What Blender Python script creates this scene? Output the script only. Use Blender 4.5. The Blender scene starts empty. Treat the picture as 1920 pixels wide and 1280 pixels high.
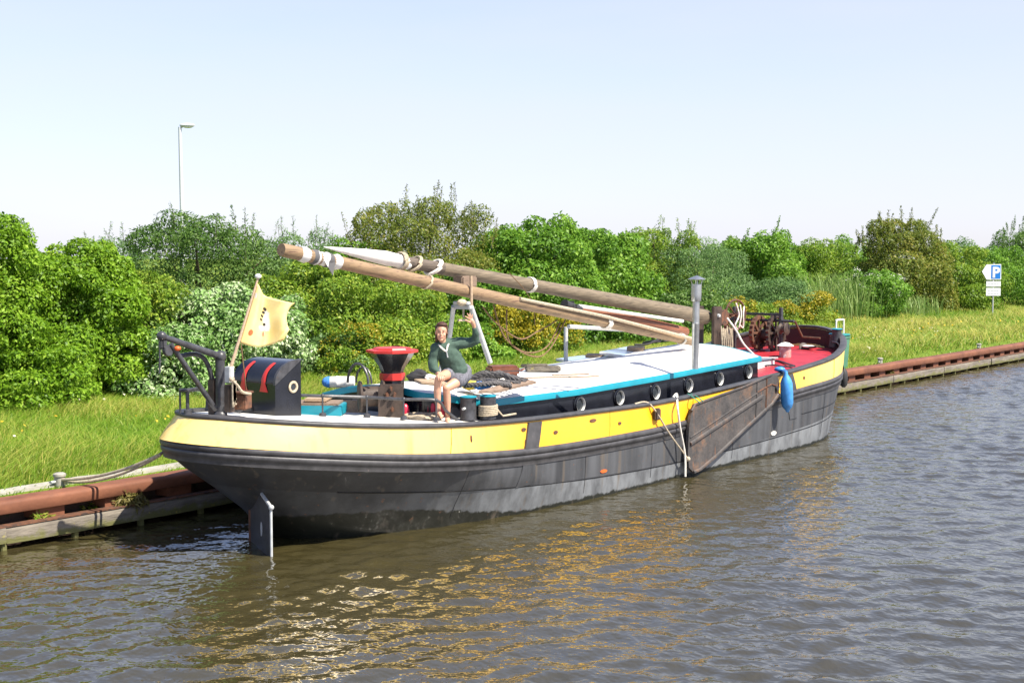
import bpy, bmesh, math
import numpy as np
from mathutils import Vector, Matrix
R_ = math.radians
SC = bpy.context.scene
COL = SC.collection

# ------------------------------------------------------------------ camera, sky, sun, exposure
CAM_H, FPX, PX0, PY0, HZ, VPX = 3.6, 2450.0, 960.0, 640.0, 484.0, 2950.0
PITCH = math.atan((PY0-HZ)/FPX)
YAW = math.atan((VPX-PX0)/(FPX/math.cos(PITCH)))
_fh = np.array([math.cos(YAW), math.sin(YAW), 0.0]); RT = np.array([math.sin(YAW), -math.cos(YAW), 0.0]); ZZ = np.array([0, 0, 1.0])
FW = _fh*math.cos(PITCH)-ZZ*math.sin(PITCH); UP = _fh*math.sin(PITCH)+ZZ*math.cos(PITCH)
CP = np.array([0, 0, CAM_H])
cam = bpy.data.cameras.new('camera'); cam_o = bpy.data.objects.new('camera', cam); COL.objects.link(cam_o)
cam.sensor_width = 36; cam.lens = FPX/1920*36; cam.clip_start = 0.1; cam.clip_end = 20000
cam_o.matrix_world = Matrix(((RT[0], UP[0], -FW[0], 0), (RT[1], UP[1], -FW[1], 0), (RT[2], UP[2], -FW[2], CAM_H), (0, 0, 0, 1)))
SC.camera = cam_o
SUN_EL, SUN_AZ = 53.0, math.degrees(math.atan2(0.12, -0.99))     # azimuth clockwise from +Y
w = bpy.data.worlds.new('World'); SC.world = w; w.use_nodes = True
nt = w.node_tree; sky = nt.nodes.new('ShaderNodeTexSky'); sky.sky_type = 'NISHITA'; sky.sun_disc = False
sky.sun_elevation = R_(SUN_EL); sky.sun_rotation = R_(SUN_AZ); sky.air_density = 1.0; sky.dust_density = 0.6; sky.ozone_density = 2.0
hs = nt.nodes.new('ShaderNodeHueSaturation'); hs.inputs['Saturation'].default_value = .95; nt.links.new(sky.outputs[0], hs.inputs['Color'])
wb = nt.nodes.new('ShaderNodeMix'); wb.data_type = 'RGBA'; wb.blend_type = 'MULTIPLY'; wb.inputs[0].default_value = 1; wb.inputs[7].default_value = (.98, .97, 1.1, 1)
veil = nt.nodes.new('ShaderNodeMix'); veil.data_type = 'RGBA'; veil.inputs[0].default_value = .42; veil.inputs[7].default_value = (4.4, 4.45, 5.15, 1)   # thin high haze
tg = nt.nodes.new('ShaderNodeTexCoord'); tz = nt.nodes.new('ShaderNodeSeparateXYZ'); nt.links.new(tg.outputs['Generated'], tz.inputs[0])
vf = nt.nodes.new('ShaderNodeMapRange'); vf.inputs[1].default_value = .12; vf.inputs[2].default_value = .42; vf.inputs[3].default_value = .68; vf.inputs[4].default_value = .06; nt.links.new(tz.outputs[2], vf.inputs[0])
cn = nt.nodes.new('ShaderNodeTexNoise'); cn.inputs['Scale'].default_value = 2.6; cn.inputs['Detail'].default_value = 6; cm = nt.nodes.new('ShaderNodeMapping'); cm.inputs['Scale'].default_value = (1, 1, 5); nt.links.new(tg.outputs['Generated'], cm.inputs[0]); nt.links.new(cm.outputs[0], cn.inputs['Vector'])
ca = nt.nodes.new('ShaderNodeMath'); ca.operation = 'MULTIPLY_ADD'; ca.inputs[1].default_value = .55; nt.links.new(cn.outputs['Fac'], ca.inputs[0]); cb = nt.nodes.new('ShaderNodeMath'); cb.operation = 'SUBTRACT'; cb.inputs[1].default_value = .275; nt.links.new(vf.outputs[0], cb.inputs[0]); nt.links.new(cb.outputs[0], ca.inputs[2]); ca.use_clamp = True
nt.links.new(ca.outputs[0], veil.inputs[0])
nt.links.new(hs.outputs[0], wb.inputs[6]); nt.links.new(wb.outputs[2], veil.inputs[6]); nt.links.new(veil.outputs[2], nt.nodes['Background'].inputs[0]); nt.nodes['Background'].inputs[1].default_value = 0.094
sl = bpy.data.lights.new('sun', 'SUN'); sl.energy = 5.0; sl.angle = R_(0.5); sl.color = (1, .93, .81)
so = bpy.data.objects.new('sun', sl); COL.objects.link(so)
sd = Vector((math.sin(R_(SUN_AZ))*math.cos(R_(SUN_EL)), math.cos(R_(SUN_AZ))*math.cos(R_(SUN_EL)), math.sin(R_(SUN_EL))))
so.rotation_euler = (-sd).to_track_quat('-Z', 'Y').to_euler(); so.location = (0, -20, 40)
SC.view_settings.view_transform = 'Standard'; SC.view_settings.look = 'None'; SC.view_settings.gamma = 1
SC.view_settings.exposure = 1.1

# ------------------------------------------------------------------ measuring helpers: a photo pixel meets a real plane
def ray(x, y): return FW+RT*(x-PX0)/FPX-UP*(y-PY0)/FPX
def onz(x, y, z): d = ray(x, y); return CP+d*(z-CAM_H)/d[2]
def ony(x, y, Y): d = ray(x, y); return CP+d*Y/d[1]
def atd(x, y, dep): return CP+ray(x, y)*dep

# ------------------------------------------------------------------ object helpers
def tag(o, label=None, cat=None, group=None, kind=None):
    for k, v in (('label', label), ('category', cat), ('group', group), ('kind', kind)):
        if v: o[k] = v
    return o
def thing(name, label, cat, loc, group=None):
    o = bpy.data.objects.new(name, None); COL.objects.link(o); o.location = [float(c) for c in loc]; o.empty_display_size = .2
    return tag(o, label, cat, group)
def link(name, me, mat, parent=None, smooth=None):
    o = bpy.data.objects.new(name, me); COL.objects.link(o)
    if mat is not None and not me.materials: me.materials.append(mat)
    if smooth is not None and len(me.polygons):
        me.polygons.foreach_set('use_smooth', [True]*len(me.polygons)); me.set_sharp_from_angle(angle=R_(smooth))
    if parent is not None:
        o.parent = parent
        if parent.type == 'EMPTY': o.matrix_parent_inverse = Matrix.Translation(-Vector(parent.location))
    elif len(me.vertices):
        a = np.empty(len(me.vertices)*3, 'f'); me.vertices.foreach_get('co', a); a = a.reshape(-1, 3)
        c = Vector((float(a[:, 0].mean()), float(a[:, 1].mean()), float(a[:, 2].min())))
        me.transform(Matrix.Translation(-c)); o.location = c
    return o

class MB:
    """collects shapes into one mesh"""
    def __init__(s): s.v = []; s.f = []
    def add(s, vs, fs):
        n = len(s.v); s.v += [tuple(float(c) for c in p) for p in vs]; s.f += [tuple(i+n for i in f) for f in fs]; return s
    def box(s, c, d, rz=0, M=None, bev=0):
        bm = bmesh.new(); bmesh.ops.create_cube(bm, size=1)
        bmesh.ops.scale(bm, vec=d, verts=bm.verts)
        if bev: bmesh.ops.bevel(bm, geom=bm.edges[:], offset=bev, segments=2, affect='EDGES')
        T = Matrix.Translation([float(q) for q in c]) @ (M.to_4x4() if M is not None else Matrix.Rotation(rz, 4, 'Z'))
        bm.transform(T); s._bm(bm); return s
    def _bm(s, bm):
        bm.verts.index_update(); n = len(s.v)
        s.v += [tuple(v.co) for v in bm.verts]; s.f += [tuple(v.index+n for v in f.verts) for f in bm.faces]; bm.free()
    def tube(s, path, r, n=8, cap=True, closed=False):
        P = [Vector([float(c) for c in p]) for p in path]; m = len(P)
        rr = r if hasattr(r, '__len__') else [r]*m
        up = None; rings = []
        for i in range(m):
            if closed: t = P[(i+1) % m]-P[i-1]
            else: t = P[min(i+1, m-1)]-P[max(i-1, 0)]
            t.normalize()
            if up is None: up = Vector((0, 0, 1)) if abs(t.z) < .9 else Vector((1, 0, 0))
            u = (up-t*up.dot(t))
            if u.length < 1e-4: u = t.orthogonal()
            u.normalize(); v = t.cross(u); up = u
            rings.append([P[i]+(u*math.cos(2*math.pi*k/n)+v*math.sin(2*math.pi*k/n))*rr[i] for k in range(n)])
        vs = [q for rg in rings for q in rg]; fs = []
        for i in range(m if closed else m-1):
            j = (i+1) % m
            for k in range(n): fs.append((i*n+k, i*n+(k+1) % n, j*n+(k+1) % n, j*n+k))
        if cap and not closed: fs += [tuple(range(n-1, -1, -1)), tuple((m-1)*n+k for k in range(n))]
        return s.add(vs, fs)
    def lathe(s, prof, o, ax=(0, 0, 1), n=20, cap=True):
        ax = Vector(ax).normalized(); u = ax.orthogonal().normalized(); v = ax.cross(u); o = Vector([float(c) for c in o])
        vs = [o+ax*h+(u*math.cos(2*math.pi*k/n)+v*math.sin(2*math.pi*k/n))*r for r, h in prof for k in range(n)]
        fs = [(i*n+k, i*n+(k+1) % n, (i+1)*n+(k+1) % n, (i+1)*n+k) for i in range(len(prof)-1) for k in range(n)]
        if cap: fs += [tuple(range(n-1, -1, -1)), tuple((len(prof)-1)*n+k for k in range(n))]
        return s.add(vs, fs)
    def grid(s, rows, closed=False):
        m = len(rows[0]); vs = [p for r in rows for p in r]
        fs = [(i*m+k, i*m+(k+1) % m, (i+1)*m+(k+1) % m, (i+1)*m+k) for i in range(len(rows)-1) for k in range(m if closed else m-1)]
        return s.add(vs, fs)
    def prism(s, poly, off):
        off = np.array(off, float); n = len(poly); a = [np.array(p, float) for p in poly]
        vs = a+[p+off for p in a]
        fs = [tuple(range(n-1, -1, -1)), tuple(range(n, 2*n))]+[(i, (i+1) % n, n+(i+1) % n, n+i) for i in range(n)]
        return s.add(vs, fs)
    def ball(s, c, r, M=None, seg=14, rings=9):
        bm = bmesh.new(); bmesh.ops.create_uvsphere(bm, u_segments=seg, v_segments=rings, radius=1)
        rv = r if hasattr(r, '__len__') else (r, r, r)
        bmesh.ops.scale(bm, vec=rv, verts=bm.verts)
        bm.transform(Matrix.Translation([float(q) for q in c]) @ (M.to_4x4() if M is not None else Matrix()))
        s._bm(bm); return s
    def build(s, name, mat, parent=None, smooth=40):
        me = bpy.data.meshes.new(name); me.from_pydata(s.v, [], s.f); me.validate()
        bm = bmesh.new(); bm.from_mesh(me); bmesh.ops.recalc_face_normals(bm, faces=bm.faces); bm.to_mesh(me); bm.free()
        return link(name, me, mat, parent, smooth)

def spline(pts, n=8):
    P = [np.array(p, float) for p in pts]; out = []
    for i in range(len(P)-1):
        a = P[max(i-1, 0)]; b = P[i]; c = P[i+1]; d = P[min(i+2, len(P)-1)]
        for k in range(n):
            t = k/n; out.append(.5*((2*b)+(c-a)*t+(2*a-5*b+4*c-d)*t*t+(3*b-a-3*c+d)*t**3))
    out.append(P[-1]); return out
def sag(a, b, drop, n=14):
    a = np.array(a, float); b = np.array(b, float)
    return [a+(b-a)*i/n-np.array([0, 0, drop*4*(i/n)*(1-i/n)]) for i in range(n+1)]

# ------------------------------------------------------------------ materials
def nodes(name):
    m = bpy.data.materials.new(name); m.use_nodes = True; t = m.node_tree
    return m, t, t.nodes['Principled BSDF']
def noise(t, scale, vec=None, detail=4, rough=.55, stretch=None):
    n = t.nodes.new('ShaderNodeTexNoise'); n.inputs['Scale'].default_value = scale; n.inputs['Detail'].default_value = detail; n.inputs['Roughness'].default_value = rough
    g = t.nodes.new('ShaderNodeNewGeometry').outputs['Position'] if vec is None else vec
    if stretch:
        mp = t.nodes.new('ShaderNodeMapping'); mp.inputs['Scale'].default_value = stretch; t.links.new(g, mp.inputs[0]); g = mp.outputs[0]
    t.links.new(g, n.inputs['Vector']); return n.outputs['Fac']
def ramp(t, fac, a, b):
    r = t.nodes.new('ShaderNodeMapRange'); r.inputs[1].default_value = a; r.inputs[2].default_value = b; t.links.new(fac, r.inputs[0]); return r.outputs[0]
def mix(t, fac, a, b):
    n = t.nodes.new('ShaderNodeMix'); n.data_type = 'RGBA'
    if isinstance(fac, (int, float)): n.inputs[0].default_value = fac
    else: t.links.new(fac, n.inputs[0])
    for i, c in ((6, a), (7, b)):
        if isinstance(c, tuple): n.inputs[i].default_value = (*c[:3], 1)
        else: t.links.new(c, n.inputs[i])
    return n.outputs[2]
def mul(t, a, b):
    n = t.nodes.new('ShaderNodeMath'); n.operation = 'MULTIPLY'
    for i, c in ((0, a), (1, b)):
        if isinstance(c, (int, float)): n.inputs[i].default_value = c
        else: t.links.new(c, n.inputs[i])
    return n.outputs[0]
def bump(t, p, h, strength=.3, dist=.02):
    b = t.nodes.new('ShaderNodeBump'); b.inputs['Strength'].default_value = strength; b.inputs['Distance'].default_value = dist
    t.links.new(h, b.inputs['Height']); t.links.new(b.outputs[0], p.inputs['Normal'])
def pm(name, c, rough=.5, var=.25, scale=6, c2=None, c2amt=.58, c2scale=5, metal=0, bmp=.15, bscale=40, stretch=None, spec=.5):
    m, t, p = nodes(name)
    lo = tuple(x*(1-var) for x in c); hi = tuple(min(1, x*(1+var)) for x in c)
    col = mix(t, ramp(t, noise(t, scale, stretch=stretch), .3, .7), lo, hi)
    if c2: col = mix(t, ramp(t, noise(t, c2scale, stretch=stretch, detail=8, rough=.65), c2amt, c2amt+.1), col, c2)
    t.links.new(col, p.inputs['Base Color']); p.inputs['Roughness'].default_value = rough; p.inputs['Metallic'].default_value = metal
    p.inputs['Specular IOR Level'].default_value = spec
    if bmp: bump(t, p, noise(t, bscale, stretch=stretch), bmp, .01)
    return m

M = {}
M['black'] = pm('black_paint', (.018, .018, .02), .38, .4, 5, (.05, .035, .025), .66, 9, bmp=.1)
M['blackgloss'] = pm('black_gloss', (.012, .013, .018), .18, .3, 4, (.03, .02, .018), .7, 7, bmp=.03)
M['iron'] = pm('black_iron', (.045, .045, .05), .4, .4, 14, (.07, .045, .03), .62, 12)
M['rust'] = pm('rusty_iron', (.12, .05, .025), .8, .4, 10, (.05, .03, .022), .5, 14, bmp=.4)
M['brown_iron'] = pm('brown_iron', (.05, .033, .024), .6, .4, 9, (.13, .055, .03), .62, 12, bmp=.3)
M['rail'] = pm('rail_paint', (.05, .048, .05), .5, .35, 7, (.16, .13, .12), .66, 13, bmp=.2)
M['turq'] = pm('turquoise_paint', (.008, .235, .31), .35, .12, 4, (.05, .2, .28), .72, 9, bmp=.04)
M['white'] = pm('white_paint', (.72, .71, .67), .5, .06, 2, (.5, .46, .4), .7, 3, bmp=.06)
M['cream'] = pm('white_deck', (.68, .66, .6), .6, .08, 3, (.42, .36, .3), .68, 6, bmp=.1)
M['red'] = pm('red_deck', (.36, .022, .03), .42, .2, 3, (.2, .03, .03), .64, 6, bmp=.08)
M['redpaint'] = pm('red_paint', (.5, .03, .025), .4, .15, 5, bmp=.03)
M['maroon'] = pm('maroon_paint', (.035, .008, .01), .45, .3, 4, bmp=.08)
M['steel'] = pm('stainless_steel', (.5, .5, .49), .33, .15, 9, (.3, .27, .24), .66, 12, metal=.85, bmp=.05)
M['galv'] = pm('galvanised', (.42, .43, .43), .5, .15, 12, bmp=.05)
M['rope'] = pm('pale_rope', (.42, .35, .25), .9, .3, 30, bmp=.8, bscale=90)
M['ropeb'] = pm('brown_rope', (.17, .1, .05), .9, .3, 30, bmp=.8, bscale=90)
M['roped'] = pm('dark_rope', (.09, .085, .085), .9, .4, 30, (.3, .28, .25), .7, 20, bmp=.9, bscale=60)
M['ropew'] = pm('white_rope', (.66, .62, .55), .9, .2, 25, bmp=.6, bscale=90)
M['canvas'] = pm('white_canvas', (.66, .64, .6), .85, .1, 6, (.4, .36, .3), .68, 10, bmp=.3, bscale=18)
M['stripe'] = None
M['blue'] = pm('blue_fender', (.05, .24, .56), .45, .2, 9, (.03, .15, .36), .62, 11, bmp=.05)
M['rubber'] = pm('black_rubber', (.025, .025, .026), .6, .3, 12)
M['leather'] = pm('brown_leather', (.14, .045, .022), .5, .3, 10, bmp=.2)
M['green'] = pm('green_plastic', (.07, .19, .12), .5, .15, 5, bmp=.02)
M['aqua'] = pm('aqua_plastic', (.03, .24, .23), .5, .1, 5, bmp=.02)
M['yellowcloth'] = pm('yellow_cloth', (.66, .5, .06), .9, .2, 12, bmp=.3)
M['bluecloth'] = pm('blue_cloth', (.05, .2, .55), .9, .2, 12, (.5, .55, .6), .6, 14, bmp=.3)
M['blackcloth'] = pm('black_cloth', (.02, .02, .023), .9, .3, 12, bmp=.4, bscale=15)
M['timber'] = pm('pale_timber', (.36, .26, .17), .75, .25, 9, (.2, .13, .08), .6, 8, bmp=.25, stretch=(1, 6, 6))
M['plank'] = pm('weathered_plank', (.2, .14, .1), .8, .3, 8, (.36, .28, .21), .6, 9, bmp=.4, stretch=(1, 5, 5))
M['mast'] = pm('mast_wood', (.15, .116, .076), .75, .35, 7, (.06, .045, .035), .58, 6, bmp=.5, bscale=18, stretch=(.5, 5, 5))
M['masttop'] = pm('grey_wood', (.11, .085, .065), .8, .4, 7, (.04, .035, .03), .55, 7, bmp=.7, bscale=14, stretch=(.6, 5, 5))
M['boom'] = pm('boom_wood', (.25, .165, .09), .65, .4, 5, (.13, .075, .048), .53, 5, bmp=.25, bscale=20, stretch=(.5, 5, 5))
M['gaff'] = pm('gaff_wood', (.2, .075, .04), .5, .3, 6, bmp=.2, stretch=(.5, 5, 5))
M['panel'] = pm('solar_glass', (.30, .40, .56), .15, .1, 2, bmp=.01, spec=.8)
M['glass'] = pm('porthole_glass', (.03, .035, .04), .08, .1, 3, bmp=0)
M['concrete'] = pm('concrete', (.3, .285, .24), .9, .2, 6, (.2, .2, .12), .62, 5, bmp=.5, bscale=30)
M['skin'] = pm('skin', (.53, .285, .185), .5, .08, 20, bmp=.05)
M['hair'] = pm('brown_hair', (.06, .022, .012), .6, .4, 40, bmp=.5, bscale=120)
M['sweater'] = pm('green_sweater', (.05, .088, .066), .9, .15, 30, bmp=.4, bscale=150)
M['shorts'] = pm('grey_shorts', (.12, .12, .14), .9, .5, 30, (.35, .05, .08), .66, 25, bmp=.3)
M['dark'] = pm('dark_detail', (.02, .012, .012), .5, .2, 20, bmp=0)
M['lip'] = pm('lip', (.42, .12, .1), .5, .1, 20, bmp=0)
M['redplastic'] = pm('red_plastic', (.5, .02, .05), .3, .2, 10, bmp=.02)
M['orange'] = pm('orange_plastic', (.7, .12, .02), .5, .15, 10, bmp=.02)
M['slate'] = pm('slate_cover', (.12, .15, .19), .6, .15, 5, bmp=.05)
M['lampgrey'] = pm('lamp_paint', (.55, .57, .58), .4, .05, 5, bmp=0)
M['signwhite'] = pm('sign_white', (.8, .8, .8), .35, .02, 5, bmp=0)
M['signblue'] = pm('sign_blue', (.01, .17, .55), .35, .03, 5, bmp=0)
M['signgrey'] = pm('sign_grey', (.5, .51, .53), .5, .03, 5, bmp=0)
M['stem'] = pm('bark', (.07, .05, .03), .9, .3, 12, bmp=.5)
M['greencord'] = pm('green_cord', (.03, .3, .2), .8, .2, 20, bmp=.2)

def hull_mat():
    m, t, p = nodes('hull_paint')
    g = t.nodes.new('ShaderNodeNewGeometry').outputs['Position']
    s = t.nodes.new('ShaderNodeSeparateXYZ'); t.links.new(g, s.inputs[0])
    up = mix(t, ramp(t, noise(t, 1.0, stretch=(4.5, 4.5, .35), detail=6), .3, .72), (.033, .034, .037), (.092, .095, .102))
    up = mix(t, mul(t, ramp(t, noise(t, 3.2, detail=8, rough=.7), .52, .7), .45), up, (.034, .033, .033))
    lo = mix(t, ramp(t, noise(t, 1.6, stretch=(2.2, 2.2, 1), detail=8, rough=.65), .32, .62), (.075, .078, .083), (.19, .2, .21))
    # seam height follows the sheer: z = .25 + .018*(x-18.3)^2 towards the stern only
    x = t.nodes.new('ShaderNodeMath'); x.operation = 'SUBTRACT'; t.links.new(s.outputs[0], x.inputs[0]); x.inputs[1].default_value = 18.6
    x2 = mul(t, x.outputs[0], x.outputs[0])
    zs = t.nodes.new('ShaderNodeMath'); zs.operation = 'MULTIPLY_ADD'; t.links.new(x2, zs.inputs[0]); zs.inputs[1].default_value = .0075; zs.inputs[2].default_value = .27
    d = t.nodes.new('ShaderNodeMath'); d.operation = 'SUBTRACT'; t.links.new(s.outputs[2], d.inputs[0]); t.links.new(zs.outputs[0], d.inputs[1])
    wob = ramp(t, noise(t, 7, detail=6), 0, 1)
    dd = t.nodes.new('ShaderNodeMath'); dd.operation = 'MULTIPLY_ADD'; t.links.new(wob, dd.inputs[0]); dd.inputs[1].default_value = -.006; t.links.new(d.outputs[0], dd.inputs[2])
    col = mix(t, ramp(t, dd.outputs[0], -.012, .002), lo, up)
    aft_shade = ramp(t, s.outputs[0], 13.6, 11.8)
    col = mix(t, mul(t, aft_shade, .8), col, (.022, .022, .024))  # hull colour darkened aft, painting in the shade under the counter
    # wet, weedy boot-top by the water; its rise aft paints in the counter's shade
    zz = t.nodes.new('ShaderNodeMath'); zz.operation = 'MULTIPLY_ADD'; t.links.new(noise(t, 5, detail=7, rough=.7), zz.inputs[0]); zz.inputs[1].default_value = -.16; t.links.new(s.outputs[2], zz.inputs[2])
    aft = ramp(t, s.outputs[0], 14.2, 12.0)
    z3 = t.nodes.new('ShaderNodeMath'); z3.operation = 'MULTIPLY_ADD'; t.links.new(aft, z3.inputs[0]); z3.inputs[1].default_value = -.3; t.links.new(zz.outputs[0], z3.inputs[2])
    col = mix(t, ramp(t, z3.outputs[0], -.045, -.02), (.012, .013, .008), col)
    # rust and dried-mud runs
    st = noise(t, 1.0, stretch=(7, 7, .22), detail=5)
    col = mix(t, mul(t, ramp(t, st, .59, .74), .7), col, (.12, .095, .07))
    col = mix(t, mul(t, ramp(t, noise(t, 11, detail=6), .68, .73), .8), col, (.17, .07, .03))
    t.links.new(col, p.inputs['Base Color']); p.inputs['Roughness'].default_value = .5
    bump(t, p, noise(t, 3.0, detail=7), .25, .03); return m
M['hull'] = hull_mat()
M['seam_yellow'] = pm('dirty_yellow', (.5, .24, .02), .5, .3, 9)
def yellow_mat():
    m, t, p = nodes('yellow_paint')
    col = mix(t, ramp(t, noise(t, .6, detail=4), .35, .65), (.78, .37, .014), (.84, .47, .035))
    sx_ = t.nodes.new('ShaderNodeSeparateXYZ'); t.links.new(t.nodes.new('ShaderNodeNewGeometry').outputs['Position'], sx_.inputs[0])
    glare_aft = ramp(t, sx_.outputs[0], 14.4, 12.2); glare_fwd = ramp(t, sx_.outputs[0], 21.5, 24.0)  # paler towards stern and bow: overexposed sunlight put into the yellow
    col = mix(t, glare_aft, col, (.90, .63, .20)); col = mix(t, glare_fwd, col, (.88, .60, .17))
    st = noise(t, 1.0, stretch=(6, 6, .5), detail=6)
    col = mix(t, mul(t, ramp(t, st, .55, .8), .5), col, (.6, .33, .03))
    col = mix(t, mul(t, ramp(t, noise(t, 9, detail=8, rough=.7), .68, .76), .9), col, (.3, .13, .04))
    t.links.new(col, p.inputs['Base Color']); p.inputs['Roughness'].default_value = .32
    bump(t, p, noise(t, 2.5, detail=5), .2, .03); return m
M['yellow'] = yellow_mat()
def lee_mat():
    m, t, p = nodes('leeboard_iron')
    col = mix(t, ramp(t, noise(t, 4, detail=8, rough=.7), .3, .7), (.026, .025, .026), (.085, .074, .068))
    col = mix(t, mul(t, ramp(t, noise(t, 2.2, detail=9, rough=.7), .50, .66), .85), col, (.17, .095, .055))
    col = mix(t, mul(t, ramp(t, noise(t, 6, stretch=(3, 3, .5), detail=5), .62, .72), .7), col, (.19, .085, .04))
    t.links.new(col, p.inputs['Base Color']); p.inputs['Roughness'].default_value = .65
    bump(t, p, noise(t, 14, detail=6), .5, .02); return m
M['lee'] = lee_mat()
def water_mat():
    m, t, p = nodes('canal_water')
    p.inputs['Base Color'].default_value = (.042, .035, .0135, 1); p.inputs['Roughness'].default_value = .07; p.inputs['IOR'].default_value = 2.1
    n1 = noise(t, 5.0, detail=2.2, stretch=(1, .8, 1)); n2 = noise(t, 13, detail=1.5, stretch=(1, .8, 1))
    a = t.nodes.new('ShaderNodeMath'); a.operation = 'MULTIPLY_ADD'; t.links.new(n2, a.inputs[0]); a.inputs[1].default_value = .25; t.links.new(n1, a.inputs[2])
    bump(t, p, a.outputs[0], .52, .05); return m
M['water'] = water_mat()
def ground_mat():
    m, t, p = nodes('grassy_soil')
    col = mix(t, ramp(t, noise(t, 1.2, detail=6), .3, .7), (.08, .14, .016), (.17, .22, .03))
    t.links.new(col, p.inputs['Base Color']); p.inputs['Roughness'].default_value = 1; p.inputs['Specular IOR Level'].default_value = .1
    bump(t, p, noise(t, 9, detail=6), .8, .08); return m
M['ground'] = ground_mat()
def quay_mat():
    m, t, p = nodes('rusty_quay_steel')
    col = mix(t, ramp(t, noise(t, 3, detail=8, rough=.65, stretch=(.6, 1, 1)), .3, .7), (.10, .034, .016), (.21, .078, .038))
    col = mix(t, mul(t, ramp(t, noise(t, 1.3, detail=8, rough=.7), .58, .68), .7), col, (.06, .03, .02))
    t.links.new(col, p.inputs['Base Color']); p.inputs['Roughness'].default_value = .75
    bump(t, p, noise(t, 25, detail=5), .35, .01); return m
M['quay'] = quay_mat()
def waling_mat():
    m, t, p = nodes('old_timber')
    sx = t.nodes.new('ShaderNodeSeparateXYZ'); t.links.new(t.nodes.new('ShaderNodeNewGeometry').outputs['Position'], sx.inputs[0])
    col = mix(t, ramp(t, noise(t, 4, stretch=(.35, 2, 2.5), detail=8, rough=.7), .3, .7), (.06, .052, .042), (.22, .19, .15))
    h = t.nodes.new('ShaderNodeMath'); h.operation = 'MULTIPLY_ADD'; t.links.new(noise(t, 3.5, detail=8, rough=.7), h.inputs[0]); h.inputs[1].default_value = -.5; t.links.new(sx.outputs[2], h.inputs[2])
    col = mix(t, mul(t, ramp(t, h.outputs[0], -.07, -.14), .85), col, (.10, .10, .022))
    col = mix(t, mul(t, ramp(t, noise(t, 5.5, detail=8, rough=.75), .6, .68), .8), col, (.30, .26, .04))
    t.links.new(col, p.inputs['Base Color']); p.inputs['Roughness'].default_value = .9
    bump(t, p, noise(t, 18, stretch=(.4, 2, 2), detail=6), .9, .015); return m
M['waling'] = waling_mat()
M['pile'] = pm('dark_sheet_pile', (.06, .035, .025), .8, .4, 5, (.035, .04, .016), .55, 5, bmp=.4)

def leaf_mat(name, a, b, c, transl=.42, rough=.48):
    """leaf colour runs a -> b -> c over each leaf's own tint"""
    m = bpy.data.materials.new(name); m.use_nodes = True; t = m.node_tree; p = t.nodes['Principled BSDF']; out = t.nodes['Material Output']
    at = t.nodes.new('ShaderNodeAttribute'); at.attribute_name = 'tint'
    r = t.nodes.new('ShaderNodeValToRGB'); e = r.color_ramp.elements
    e[0].position = 0; e[0].color = (*a, 1); e[1].position = 1; e[1].color = (*c, 1); k = e.new(.5); k.color = (*b, 1)
    t.links.new(at.outputs['Fac'], r.inputs[0]); t.links.new(r.outputs[0], p.inputs['Base Color'])
    p.inputs['Roughness'].default_value = rough; p.inputs['Specular IOR Level'].default_value = .28
    tr = t.nodes.new('ShaderNodeBsdfTranslucent'); t.links.new(r.outputs[0], tr.inputs[0])
    mx = t.nodes.new('ShaderNodeMixShader'); mx.inputs[0].default_value = transl
    t.links.new(p.outputs[0], mx.inputs[1]); t.links.new(tr.outputs[0], mx.inputs[2]); t.links.new(mx.outputs[0], out.inputs[0]); return m
LM = {
 'bright': leaf_mat('bright_leaf', (0.0784, 0.1736, 0.0090), (0.1904, 0.3472, 0.0179), (0.4032, 0.5600, 0.0672)),
 'clear': leaf_mat('clear_green_leaf', (0.0605, 0.1546, 0.0134), (0.1478, 0.3024, 0.0269), (0.3226, 0.4973, 0.0672)),
 'dark': leaf_mat('dark_leaf', (0.0403, 0.1008, 0.0175), (0.1008, 0.1949, 0.0349), (0.2150, 0.3226, 0.0739)),
 'olive': leaf_mat('olive_leaf', (0.0709, 0.1159, 0.0155), (0.1674, 0.2126, 0.0309), (0.3606, 0.3091, 0.0579)),
 'grey': leaf_mat('grey_green_leaf', (0.0672, 0.1411, 0.0403), (0.1411, 0.2554, 0.0739), (0.2688, 0.4032, 0.1344)),
 'mid': leaf_mat('mid_leaf', (0.0739, 0.1540, 0.0123), (0.1848, 0.3080, 0.0271), (0.4189, 0.4682, 0.0616)),
 'pale': leaf_mat('pale_leaf', (.07, .17, .02), (.2, .34, .09), (.62, .66, .46), .2),
 'gold': leaf_mat('gold_bloom', (.17, .17, .012), (.33, .28, .015), (.50, .40, .03), .3),
 'white': leaf_mat('white_bloom', (.55, .55, .45), (.65, .65, .55), (.75, .75, .65), .2),
 'reed': leaf_mat('reed_leaf', (.10, .2, .04), (.22, .33, .08), (.40, .46, .17)),
 'grass': leaf_mat('grass_blade', (.075, .18, .01), (.175, .30, .018), (.46, .42, .10), .4),
 'weed': leaf_mat('dry_weed', (.09, .10, .02), (.17, .15, .04), (.28, .22, .08)),
}

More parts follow.
